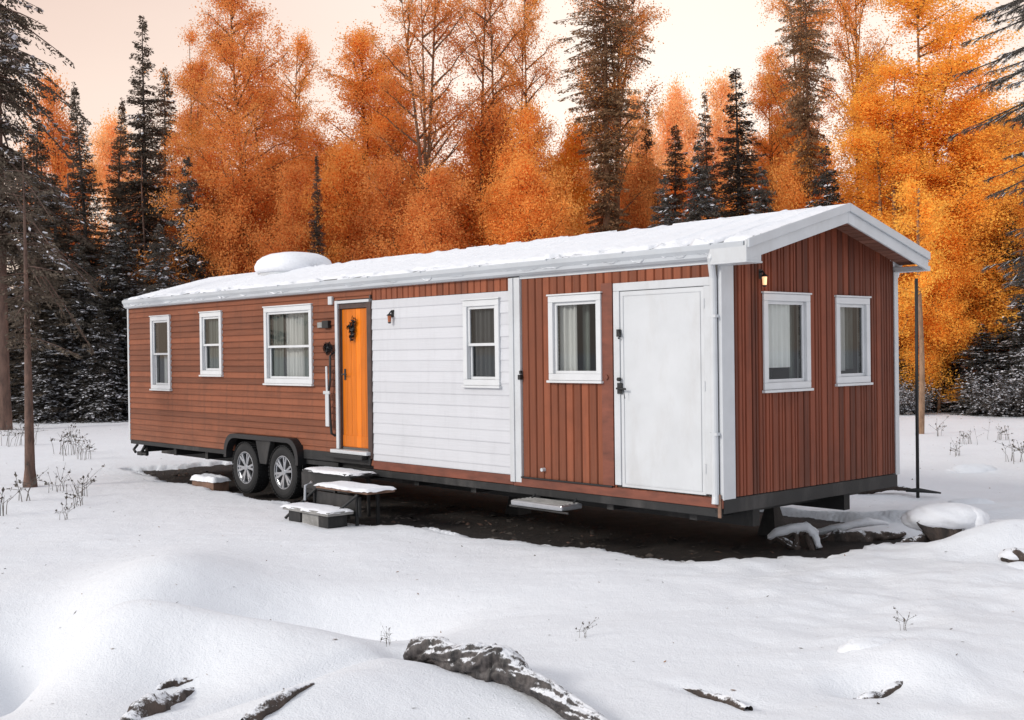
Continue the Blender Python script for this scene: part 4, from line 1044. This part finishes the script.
PINE = dict(irregular=.45, droop=.45, tipw=.45, snow=.15)
ARCH = {
 'sp1': (lambda: spruce(11, snow=.22), 'spruce', 'bark_dark', 15, 1.8),
 'sp2': (lambda: spruce(12, nb=620, droop=.4, tipw=.7, snow=.30), 'spruce', 'bark_dark', 15, 1.8),
 'sp3': (lambda: spruce(13, nb=620, dens=66, droop=.15, tipw=.9, snow=.22), 'spruce', 'bark_dark', 15, 1.8),
 'snowy': (lambda: spruce(14, h=9, r=2.0, nb=420, dens=70, droop=.5, tipw=.65, snow=.95, z0=.3), 'snowy_spruce', 'bark_dark', 9, 2.0),
 'pine': (lambda: spruce(15, h=19, r=2.3, nb=400, dens=80, z0=4.6, trunk_r=.21, snow=.25, **{k: v for k, v in PINE.items() if k != 'snow'}), 'pine_tree', 'bark_pine', 19, 2.3),
 'slim': (lambda: spruce(16, h=8.6, r=1.0, nb=48, dens=75, z0=3.7, trunk_r=.125, irregular=.5, droop=.3, tipw=.4, snow=0, leafl=.12), 'slim_pine', 'bark_pine', 8.6, 1.0),
 'col': (lambda: spruce(17, h=19, r=1.7, nb=560, dens=85, z0=2, droop=.6, snow=0, trunk_r=.2, prof=([0, .3, .45, .6, .75, .9, 1], [.35, .4, .42, .75, .95, .8, .2])), 'tall_conifer', 'bark_birch', 19, 1.7),
 'tall1': (lambda: autumn(21, 18, 2.5, 2.2, 70, 9, 95000, ls=.034, sig=.27), 'autumn_tree', 'bark_birch', 18, 2.5),
 'tall2': (lambda: autumn(22, 18, 2.2, 2.0, 66, 9, 88000, ls=.034, sig=.26, fork=1, shape=.6), 'autumn_tree', 'bark_birch', 18, 2.2),
 'tall3': (lambda: autumn(23, 18, 2.9, 1.6, 90, 9, 130000, ls=.035, fork=1, shape=.55, sig=.28, hang=.15), 'autumn_tree', 'bark_birch', 18, 2.9),
 'airy1': (lambda: autumn(24, 20, 2.6, 7, 46, 9, 34000, ls=.036, sig=.24, fork=2, up=(.7, 1.5), trunk_r=.16), 'airy_tree', 'bark_birch', 20, 2.6),
 'airy2': (lambda: autumn(25, 20, 2.3, 8, 42, 8, 26000, ls=.036, sig=.24, fork=1, up=(.6, 1.6), trunk_r=.14, lean=.6), 'airy_tree', 'bark_birch', 20, 2.3),
 'low1': (lambda: autumn(26, 9, 2.2, .5, 64, 8, 84000, ls=.034, sig=.27, shape=.5, trunk_r=.08), 'low_autumn_tree', 'bark_birch', 9, 2.2),
 'low2': (lambda: autumn(27, 9, 2.0, .4, 60, 8, 76000, ls=.034, sig=.26, shape=.6, fork=2, trunk_r=.07), 'low_autumn_tree', 'bark_birch', 9, 2.0),
}
CATS = {'spruce': 'spruce', 'snowy_spruce': 'spruce', 'pine_tree': 'pine tree', 'slim_pine': 'pine tree', 'tall_conifer': 'conifer', 'autumn_tree': 'tree', 'airy_tree': 'tree', 'low_autumn_tree': 'tree'}
NEEDLE = (.105, .080, .060)
COLS = {'o': (.95, .45, .115), 'ob': (.85, .37, .11), 'oy': (1.0, .52, .09), 'op': (1.0, .60, .28), 'nc': (.26, .15, .08), 'n': NEEDLE, 'nb': (.17, .10, .060), 'ng': (.095, .082, .068), 'nd': (.06, .051, .042)}  # op: paler leaves, the haze on the farthest trees is put into the colour
meshes = {}
def tree(kind, x, y, h, r, colr, rz, label):
    fn, name, bark, h0, r0 = ARCH[kind]
    if kind not in meshes:
        meshes[kind] = fn()
        meshes[kind]['trunk'].materials.append(M[bark])
        meshes[kind]['crown'].materials.append(M['needle' if kind in ('sp1', 'sp2', 'sp3', 'snowy', 'pine', 'slim', 'col') else 'leaf'])
        if 'snow' in meshes[kind]: meshes[kind]['snow'].materials.append(M['branch_snow'])
    if kind[:2] == 'sp': r *= 1.35
    if kind[:4] == 'tall': r *= 1.3
    e = empty(name); place(e, x, y, zg(x, y), rz); e.scale = (r / r0, r / r0, h / h0)
    for k, me in meshes[kind].items():
        o = bpy.data.objects.new(k, me); col.objects.link(o); o.parent = e; o.color = (*COLS[colr], 1)
    return tag(e, label, CATS[name], {'spruce': 'spruces along the forest edge', 'snowy_spruce': 'snow laden spruces along the forest edge', 'autumn_tree': 'tall orange trees behind the home', 'airy_tree': 'thin leaved orange trees against the sky', 'low_autumn_tree': 'low dense orange trees behind the home'}.get(name))
TREES = [
    ('pine', -15.97, 37.00, 23.87, 2.32, 'n', 'tall pine with a bare grey trunk and drooping boughs at the left edge'),
    ('slim', -8.33, 20.30, 5.86, 0.76, 'n', 'slim pine with a bare brown trunk standing in the open snow at left'),
    ('sp3', -16.39, 46.00, 12.89, 1.33, 'n', 'narrow dark spruce, first pointed top right of the edge pine'),
    ('sp3', -16.16, 48.00, 12.73, 1.22, 'nb', 'narrow spruce between the first pointed spruce and the tallest one'),
    ('sp1', -14.51, 47.00, 15.76, 1.59, 'n', 'tallest pointed spruce on the left, rising into the open sky'),
    ('sp2', -15.26, 52.00, 14.98, 1.50, 'nb', 'spruce half hidden right behind the tallest left spruce'),
    ('sp2', -16.41, 43.00, 8.93, 2.19, 'n', 'broad dark spruce just right of the slim pine trunk'),
    ('sp1', -18.98, 47.00, 11.75, 1.99, 'n', 'dark spruce behind the slim pine crown'),
    ('snowy', -12.09, 44.00, 9.66, 1.72, 'ng', 'snow streaked spruce before the first orange trees'),
    ('snowy', -15.39, 42.00, 6.27, 1.78, 'ng', 'snow laden low spruce between slim pine and home'),
    ('snowy', -14.11, 43.00, 7.44, 2.01, 'ng', 'snow laden spruce behind the far end of the home'),
    ('snowy', -12.61, 42.00, 6.95, 1.60, 'ng', 'snow laden spruce over the far roof corner'),
    ('sp2', -11.20, 46.00, 8.53, 1.76, 'nb', 'short dark spruce above the left part of the roof'),
    ('sp1', -20.60, 44.00, 13.42, 2.24, 'n', 'spruce at the very left edge behind the tall pine'),
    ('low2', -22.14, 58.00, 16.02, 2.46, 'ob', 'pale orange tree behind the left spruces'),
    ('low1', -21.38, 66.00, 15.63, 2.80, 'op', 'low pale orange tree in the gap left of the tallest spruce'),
    ('tall2', -13.40, 50.00, 16.26, 1.44, 'ob', 'pointed orange brown tree right of the tallest left spruce'),
    ('tall1', -10.38, 46.00, 17.89, 2.03, 'ob', 'big orange tree left of the first wide sky gap'),
    ('airy2', -9.16, 50.00, 16.37, 1.87, 'o', 'thin topped orange tree at the edge of the first sky gap'),
    ('tall3', -10.39, 49.00, 13.91, 2.91, 'o', 'broad orange tree filling below the big left one'),
    ('low1', -11.08, 44.00, 9.94, 2.24, 'ob', 'low brownish orange tree behind the left roof end'),
    ('low2', -8.10, 43.00, 9.19, 1.82, 'ob', 'low orange tree directly behind the roof vent'),
    ('sp3', -6.91, 42.00, 9.48, 0.61, 'n', 'thin dark spruce among orange leaves right of the roof vent'),
    ('tall1', -6.18, 47.00, 15.34, 2.23, 'o', 'orange tree with a rounded point right of the first sky gap'),
    ('low1', -6.42, 44.00, 9.89, 2.05, 'o', 'low orange tree before the rounded pointed one'),
    ('tall2', -4.37, 46.00, 14.41, 1.79, 'o', 'orange tree left of the forked one'),
    ('airy1', -3.13, 44.00, 17.68, 2.46, 'ob', 'forked tall tree with bare limbs fanning against the sky'),
    ('low2', -3.99, 42.00, 9.16, 2.14, 'ob', 'low brown orange tree below the forked one'),
    ('airy2', -0.84, 45.00, 18.38, 2.21, 'ob', 'leaning thin tree with sparse leaves before the bright sky'),
    ('airy2', 0.56, 47.00, 17.88, 1.75, 'o', 'sparse tree at the left of the bright central gap'),
    ('low1', -1.60, 45.00, 11.71, 2.52, 'o', 'dense orange tree at the foot of the forked tree'),
    ('low2', 0.29, 43.00, 11.16, 2.04, 'o', 'dense orange tree under the sparse central trees'),
    ('low1', 1.95, 48.00, 11.36, 2.04, 'oy', 'bright orange tree below the bright central sky gap'),
    ('low2', -2.33, 41.00, 8.62, 2.09, 'ob', 'short orange tree over the middle of the roof'),
    ('low1', 1.15, 41.00, 8.75, 2.09, 'o', 'short orange tree over the roof left of the dark tall conifer'),
    ('sp2', 3.16, 62.00, 14.00, 0.68, 'ng', 'tiny distant spruce in the bright central gap'),
    ('col', 3.50, 43.00, 17.25, 1.97, 'nc', 'tall shaggy brown conifer right of the central sky gap'),
    ('airy1', 3.96, 44.00, 17.59, 2.31, 'ob', 'sparse orange tree entwined with the shaggy conifer'),
    ('sp1', 5.31, 46.00, 11.79, 1.17, 'n', 'dark spruce just right of the shaggy conifer'),
    ('sp2', 6.26, 45.00, 10.85, 1.30, 'nb', 'short dark spruce between its two pointed neighbours'),
    ('sp1', 8.44, 50.00, 13.18, 1.10, 'nb', 'thin topped spruce left of the big right one'),
    ('snowy', 7.00, 43.00, 9.84, 1.75, 'ng', 'snow flecked spruce over the roof left of the big right one'),
    ('sp1', 8.78, 45.00, 13.07, 1.91, 'n', 'big pointed spruce in the right sky gap'),
    ('snowy', 9.01, 42.00, 8.71, 1.78, 'ng', 'snow flecked low spruce over the roof near the gable'),
    ('snowy', 5.42, 41.00, 8.25, 1.60, 'ng', 'snow flecked low spruce right of the shaggy conifer foot'),
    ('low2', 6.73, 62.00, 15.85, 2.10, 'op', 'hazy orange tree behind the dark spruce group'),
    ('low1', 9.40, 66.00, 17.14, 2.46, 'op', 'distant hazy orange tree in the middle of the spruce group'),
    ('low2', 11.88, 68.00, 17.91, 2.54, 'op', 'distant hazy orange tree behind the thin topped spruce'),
    ('low1', 4.31, 45.00, 9.54, 1.68, 'ob', 'orange tree right at the foot of the shaggy conifer'),
    ('tall2', 10.83, 48.00, 14.75, 1.47, 'o', 'orange tree at the right side of the right sky gap'),
    ('airy1', 11.24, 46.00, 18.20, 1.95, 'o', 'sparse orange tree left of the brown column conifer'),
    ('col', 10.94, 43.00, 16.79, 1.31, 'nc', 'narrow brown column conifer among the right orange trees'),
    ('snowy', 10.99, 41.00, 9.22, 1.74, 'nd', 'dark bushy spruce right behind the gable peak'),
    ('low1', 10.19, 44.00, 10.05, 1.87, 'o', 'low orange tree left of the gable peak'),
    ('airy1', 13.66, 46.00, 18.95, 2.03, 'o', 'thin limbed tree against the sky left of the brightest one'),
    ('tall3', 14.46, 42.00, 16.05, 3.13, 'oy', 'brightest and broadest orange tree, right behind the gable'),
    ('tall2', 12.65, 40.00, 12.01, 2.04, 'oy', 'vivid orange tree over the right roof slope'),
    ('tall1', 15.41, 41.00, 11.01, 2.16, 'oy', 'vivid orange tree right of the broadest one'),
    ('low2', 14.27, 39.50, 6.68, 1.74, 'oy', 'small vivid orange tree with a leafy trunk, right of the tan post'),
    ('tall1', 19.01, 45.00, 10.95, 2.14, 'o', 'orange tree at the right edge under the hanging boughs'),
    ('low1', 16.60, 42.00, 7.83, 1.85, 'oy', 'low vivid orange tree near the right edge'),
    ('low2', 19.07, 43.00, 8.30, 1.90, 'o', 'low orange tree cut by the right edge'),
    ('snowy', 15.45, 38.50, 2.95, 1.50, 'nd', 'snow laden spruce at the right forest edge beside the small orange tree'),
    ('snowy', 16.70, 38.00, 5.66, 1.55, 'nd', 'dark snow laden spruce cut by the right edge'),
    ('sp2', 14.33, 43.00, 6.35, 1.46, 'nd', 'dark spruce behind the right wall edge'),
    ('snowy', 13.67, 40.00, 2.33, 1.02, 'nd', 'short dark spruce between the home and the tan post'),
    ('sp2', 17.39, 41.00, 7.16, 1.39, 'nd', 'dark spruce standing behind the right edge snow laden one'),
    ('snowy', 15.20, 40.00, 2.14, 1.02, 'nd', 'short snowy spruce just right of the leafy trunk'),
    ('snowy', -16.07, 41.00, 3.58, 1.39, 'nd', 'short snowy spruce behind the slim pine trunk'),
    ('snowy', -14.33, 41.00, 3.91, 1.32, 'nd', 'short snowy spruce left of the far corner of the home'),
    ('snowy', -18.73, 44.00, 4.82, 1.79, 'nd', 'short snowy spruce beside the edge pine trunk'),
]
for i, (k, x, y, h, r, c, lb) in enumerate(TREES): tree(k, x, y, h, r, c, i * 2.4, lb)
for i, (px_, D_, yt) in enumerate([(-9.3, 58, 12.5), (-12.5, 56, 11), (-6.5, 57, 12), (-4.3, 59, 11.5), (-1.8, 57, 12), (.8, 58, 11), (3.0, 57, 11.5), (5.2, 60, 12), (12.6, 57, 12.5), (15.8, 58, 13), (18.7, 56, 13), (21.8, 57, 13.5), (24.5, 56, 13), (10.3, 62, 12)]):
    tree('low1' if i % 2 else 'low2', px_, D_, yt, 3.1, 'ob' if i < 8 else 'o', i * 1.3, 'orange tree half hidden in the back row behind the home')['group'] = 'back row of orange trees'
# tan pole-like young tree with orange spray, right of the home
e = empty('young_tree'); place(e, 10.50, 30.3, zg(10.5, 30.3)); tag(e, 'young tree with a smooth tan trunk standing alone behind the metal pole', 'tree')
rg = np.random.default_rng(3); A = Acc(); zz = np.linspace(-.1, 6.3, 14)
A.tube([(.03 * math.sin(z), .02 * math.cos(z * 1.3), z) for z in zz], list(.082 - .009 * zz), 10)
seg = []
for k in range(26):
    z = rg.uniform(3.2, 6.3); a = rg.uniform(0, 2 * PI); l = rg.uniform(.3, .8); p = np.array([0, 0, z]); q = p + [math.cos(a) * l, math.sin(a) * l, .25]
    A.tube([p, q], [.012, .004], 4); seg.append((p, q))
link_mesh('trunk', A.mesh('trunk', True), M['tan_bark'], e)
P = np.concatenate([s[0] + (s[1] - s[0]) * rg.uniform(.3, 1.1, (200, 1)) + rg.normal(size=(200, 3)) * .12 for s in seg]); u, v = frame_dirs(rg, len(P)); s = .035
o = link_mesh('crown', npmesh('crown', np.stack([P - u * s, P - v * s * .7, P + u * s, P + v * s * .7], 1).reshape(-1, 3), np.arange(4 * len(P)).reshape(-1, 4)), M['leaf'], e); o.color = (*COLS['oy'], 1)

# big near spruce just outside the right edge: its drooping boughs hang into view
e = empty('overhanging_spruce'); place(e, 10.55, 20.5, zg(10.55, 20.5)); tag(e, 'near spruce whose dark snowy boughs hang in at the top right corner', 'spruce')
rg = np.random.default_rng(12); T = Acc(); Q = []; Sn = []
T.tube([(0, 0, z) for z in np.linspace(-.2, 13, 8)], list(np.linspace(.26, .03, 8)), 12)
for i in range(230):
    z = rg.uniform(3.6, 12.5); az = rg.uniform(0, 2 * PI)
    f = (z - 3.6) / 9.4; L_ = 2.75 * (1 - f * .25) * rg.uniform(.7, 1.1)
    if 3 < z < 5.6: L_ *= .72
    ca, sa = math.cos(az), math.sin(az); ss = np.linspace(0, 1, 9); pz = z + .1 * ss * L_ - .30 * (ss * L_) ** 1.5 + .10 * (ss ** 4) * L_
    B = np.stack([ca * ss * L_, sa * ss * L_, pz], 1); T.tube(B, list(.035 * (1 - ss * .85)), 5)
    for k in range(int(L_ * 16)):
        s = rg.uniform(.12, 1); q = np.array([np.interp(s, ss, B[:, j]) for j in range(3)]); sg = rg.choice([-1, 1]); l = (.5 * (1 - s) + .16) * rg.uniform(.5, 1.1)
        dd = np.array([ca * .75 - sa * sg * .8, sa * .75 + ca * sg * .8, -.35 - rg.random() * .4]); dd /= np.linalg.norm(dd); e_ = q + dd * l
        T.tube([q, e_], [.006, .003], 3)
        n = int(l * 110) + 6; t = rg.uniform(0, 1.05, (n, 1)); P = q + (e_ - q) * t
        d = dd + rg.normal(size=(n, 3)) * .6; d /= np.linalg.norm(d, axis=1)[:, None]; w = np.cross(d, rg.normal(size=(n, 3))); w /= np.linalg.norm(w, axis=1)[:, None]
        ln = .035 * rg.uniform(.7, 1.4, (n, 1))
        Q.append(np.stack([P, P + d * ln * .6 + w * .004, P + d * ln * 1.6, P + d * ln * .6 - w * .004], 1))
        if rg.random() < .4:
            c = q + (e_ - q) * rg.uniform(.1, .9, (9, 1)) + [0, 0, .012]; u = dd * .035; w2 = np.cross(dd, [0, 0, 1.]) * .014
            Sn.append(np.stack([c - u, c - w2 + [0, 0, .004], c + u, c + w2 + [0, 0, .004]], 1))
link_mesh('trunk', T.mesh('trunk', True), M['bark_dark'], e)
Qc = np.concatenate(Q); o = link_mesh('crown', npmesh('crown', Qc.reshape(-1, 3), np.arange(4 * len(Qc)).reshape(-1, 4)), M['needle'], e); o.color = (*COLS['ng'], 1)
Sc = np.concatenate(Sn); link_mesh('snow', npmesh('snow', Sc.reshape(-1, 3), np.arange(4 * len(Sc)).reshape(-1, 4)), M['branch_snow'], e)

# snow covered bushes along the forest edge
def bush(seed):
    rg = np.random.default_rng(seed); A = Acc(); Q = []
    for i in range(70):
        a = rg.uniform(0, 2 * PI); l = rg.uniform(.5, 1.3); d = np.array([math.cos(a) * .8, math.sin(a) * .8, rg.uniform(.4, 1.6)]); d /= np.linalg.norm(d)
        B = [np.zeros(3), d * l * .5, d * l + [math.cos(a) * .15, math.sin(a) * .15, -.12]]; A.tube(B, [.012, .009, .004], 3)
        for k in range(12):
            s = rg.uniform(.3, 1); q = d * l * s; dd = rg.normal(size=3) * .16; A.tube([q, q + dd], [.006, .003], 3)
            n = 6; c = q + dd * rg.uniform(.1, 1, (n, 1)) + [0, 0, .02]; u, v = frame_dirs(rg, n); u[:, 2] *= .3; v[:, 2] *= .3; z_ = rg.uniform(.02, .045, (n, 1))
            if rg.random() < .6: Q.append(np.stack([c - u * z_, c - v * z_ * .6, c + u * z_, c + v * z_ * .6], 1))
    Q = np.concatenate(Q); a = A.mesh('stems'); a.materials.append(M['bark_dark']); b = npmesh('snow', Q.reshape(-1, 3), np.arange(4 * len(Q)).reshape(-1, 4)); b.materials.append(M['branch_snow'])
    return {'stems': a, 'snow': b}
bushes = [bush(1), bush(2), bush(3)]
BU = [(-15.9, 43.5, 1.2, 'snowy bush at the forest edge right of the slim pine trunk'), (-17.6, 44, 1.1, 'snowy bush at the forest edge directly behind the slim pine'), (-14.6, 44.0, .9, 'small snowy bush midway between slim pine and home'),
      (-13.4, 42.5, 1.0, 'snowy bush at the forest edge close to the far end of the home'), (-19.3, 45, 1.2, 'snowy bush at the foot of the edge pine'), (-12.6, 41, .8, 'small snowy bush touching the far corner of the home'),
      (13.2, 38.6, .9, 'snowy bush just left of the leafy trunk'), (15.4, 37.5, 1.3, 'snowy bush at the forest edge right of the leafy trunk'), (16.6, 36.8, 1.6, 'largest snowy bush near the right edge'), (17.2, 38, 1.9, 'tall snowy bush cut by the right edge'), (12.6, 38.2, .9, 'small snowy bush beside the wall edge on the right')]
for i, (x, y, s_, lb) in enumerate(BU):
    e = empty('snowy_bush'); place(e, x, y, zg(x, y), i); e.scale = (s_,) * 3
    for k, me in bushes[i % 3].items():
        o = bpy.data.objects.new(k, me); col.objects.link(o); o.parent = e
    tag(e, lb, 'bush', 'snowy bushes at the forest edge')
# bare grey trunks showing inside the dark forest on the left
TR_ = [(-16.35, 43.6, 9, .10, 'grey dead trunk at the forest edge midway between slim pine and home'), (-18.6, 47, 10, .08, 'thin grey trunk deep between the spruces behind the slim pine'), (-14.3, 46, 10, .07, 'thin grey trunk in the dark forest near the home'), (-20.2, 46, 11, .11, 'pale trunk beside the edge pine')]
for i, (x, y, h, r_, lb) in enumerate(TR_):
    rg = np.random.default_rng(60 + i); A = Acc(); zz = np.linspace(-.2, h, 10); A.tube([(.05 * math.sin(z + i), 0, z) for z in zz], list(r_ * (1 - zz / h * .7)), 8)
    for k in range(16):
        z = rg.uniform(1, h); a = rg.uniform(0, 2 * PI); l = rg.uniform(.2, .8); A.tube([(0, 0, z), (math.cos(a) * l, math.sin(a) * l, z - .1 + rg.normal() * .15)], [.015, .005], 4)
    o = link_mesh('bare_trunk', A.mesh('bare_trunk', True), M['bark_pine']); place(o, x, y, zg(x, y)); tag(o, lb, 'tree trunk')

# the dark wood behind: one mass
rg = np.random.default_rng(99); base = []
for sd in (201, 202): base.append(spruce(sd, h=11, r=2.1, nb=150, dens=32, droop=.35, snow=.12, z0=.4, leafl=.30))
def rows():
    for yb, n, h0 in ((52, 26, 7.0), (57, 28, 8.0), (64, 30, 9.0)):
        for k in range(n):
            x = (-1 + 2 * (k + rg.random()) / n) * yb * .62
            if abs(x / yb) < .15 or True: yield x, yb + rg.uniform(-2, 2), h0 * rg.uniform(.75, 1.2) * (1.15 if x < -yb * .22 else 1)
co = {}
pos = list(rows())
for key in ('crown', 'trunk', 'snow'):
    VV = []; FF = []; n0 = 0
    arr = []
    for b in base:
        me = b[key]; v = np.empty(len(me.vertices) * 3); me.vertices.foreach_get('co', v); f = np.empty(len(me.loops), dtype=np.int32); me.loops.foreach_get('vertex_index', f); arr.append((v.reshape(-1, 3), f.reshape(-1, 4)))
    for i, (x, y, h) in enumerate(pos):
        v, f = arr[i % 2]; a = i * 1.9; c, s = math.cos(a), math.sin(a); q = .95
        VV.append(np.stack([(v[:, 0] * c - v[:, 1] * s) * q + x, (v[:, 0] * s + v[:, 1] * c) * q + y, v[:, 2] * h / 11 + .05], 1)); FF.append(f + n0); n0 += len(v)
    co[key] = (np.concatenate(VV), np.concatenate(FF))
Vs = np.concatenate([co[k][0] for k in co]); off = 0; Fs = []; mi = []
for j, k in enumerate(co):
    Fs.append(co[k][1] + off); off += len(co[k][0]); mi.append(np.full(len(co[k][1]), j, dtype=np.int32))
me = npmesh('far_woods', Vs, np.concatenate(Fs)); me.polygons.foreach_set('material_index', np.concatenate(mi))
o = link_mesh('far_woods', me, [M['needle'], M['bark_dark'], M['branch_snow']]); o.color = (*COLS['nd'], 1)
tag(o, 'dark snowy wood filling in behind the front rows of trees', 'wood', kind='stuff')

# ------------------------------------------------------------------ sky and light
w = bpy.data.worlds.new('World'); scene.world = w; w.use_nodes = True; nt = w.node_tree
bg = nt.nodes['Background']; bg.inputs[1].default_value = .1
sky = nt.nodes.new('ShaderNodeTexSky'); sky.sky_type = 'NISHITA'; sky.sun_disc = False
SUN_EL, SUN_AZ = math.radians(26), math.radians(-118)   # azimuth from +Y towards +X
sky.sun_elevation = SUN_EL; sky.sun_rotation = SUN_AZ
tc = nt.nodes.new('ShaderNodeTexCoord'); nv = nt.nodes.new('ShaderNodeVectorMath'); nv.operation = 'NORMALIZE'; nt.links.new(tc.outputs['Generated'], nv.inputs[0])
sp = nt.nodes.new('ShaderNodeSeparateXYZ'); nt.links.new(nv.outputs[0], sp.inputs[0])
cl = nt.nodes.new('ShaderNodeTexNoise'); cl.inputs['Scale'].default_value = 2.2; cl.inputs['Detail'].default_value = 6
mp = nt.nodes.new('ShaderNodeMapping'); mp.inputs['Scale'].default_value = (1, 1, 3.5); nt.links.new(nv.outputs[0], mp.inputs[0]); nt.links.new(mp.outputs[0], cl.inputs[0])
el = math_(nt, 'ADD', sp.outputs[2], math_(nt, 'MULTIPLY', math_(nt, 'SUBTRACT', cl.outputs[0], .5), .10))
r = ramp(nt, el, [(0, (.98, .76, .60)), (.12, (1.02, .82, .69)), (.27, (.80, .60, .51)), (.42, (.70, .62, .60)), (1, (.74, .78, .86))])
# glow of the hidden low sun beyond the trees
gd = nt.nodes.new('ShaderNodeVectorMath'); gd.operation = 'DOT_PRODUCT'; nt.links.new(nv.outputs[0], gd.inputs[0])
gv = Vector((.14, 1, .16)).normalized(); gd.inputs[1].default_value = gv
gf = math_(nt, 'POWER', math_(nt, 'MAXIMUM', gd.outputs['Value'], 0.0), 14)
c2 = mixc(nt, math_(nt, 'MULTIPLY', gf, .9), r.outputs[0], (1.2, 1.05, .92))
# towards the back of the viewer the overcast is cool and neutral
bk = math_(nt, 'SUBTRACT', .5, math_(nt, 'MULTIPLY', sp.outputs[1], .5)); bk = ramp(nt, bk, [(.35, (0, 0, 0)), (.75, (1, 1, 1))]).outputs[0]
c3 = mixc(nt, bk, c2, (.80, .83, .90))
sc = mixc(nt, 1.0, c3, (10, 10, 10), 'MULTIPLY')
fin = mixc(nt, .93, sky.outputs[0], sc)
for n_ in nt.nodes:
    if n_.type == 'MIX': n_.clamp_result = False; n_.clamp_factor = True
nt.links.new(fin, bg.inputs[0])
sl = bpy.data.lights.new('sun', 'SUN'); sl.energy = 1.9; sl.angle = math.radians(12); sl.color = (1, .95, .88)
so = bpy.data.objects.new('sun', sl); col.objects.link(so)
dv = Vector((math.sin(SUN_AZ) * math.cos(SUN_EL), math.cos(SUN_AZ) * math.cos(SUN_EL), math.sin(SUN_EL)))
so.rotation_euler = dv.to_track_quat('Z', 'Y').to_euler(); so.location = dv * 50

# ------------------------------------------------------------------ camera
cam = bpy.data.cameras.new('camera'); co_ = bpy.data.objects.new('camera', cam); col.objects.link(co_)
cam.sensor_width = 36; cam.lens = 1179 / 1024 * 36; cam.clip_end = 3000; cam.clip_start = .1
roll = math.atan(30 / 2371); pit = math.atan(8.4 / 1179)
co_.matrix_world = Matrix.Translation((0, 0, 2.28)) @ Matrix.Rotation(PI / 2 - pit, 4, 'X') @ Matrix.Rotation(-roll, 4, 'Z')
scene.camera = co_
scene.view_settings.view_transform = 'Standard'; scene.view_settings.look = 'None'; scene.view_settings.gamma = 1
scene.view_settings.exposure = .16; scene.view_settings.use_curve_mapping = False
scene.render.engine = 'CYCLES'; scene.cycles.transparent_max_bounces = 8; scene.cycles.max_bounces = 8; scene.cycles.diffuse_bounces = 5
scene.render.resolution_x = 1024; scene.render.resolution_y = 720
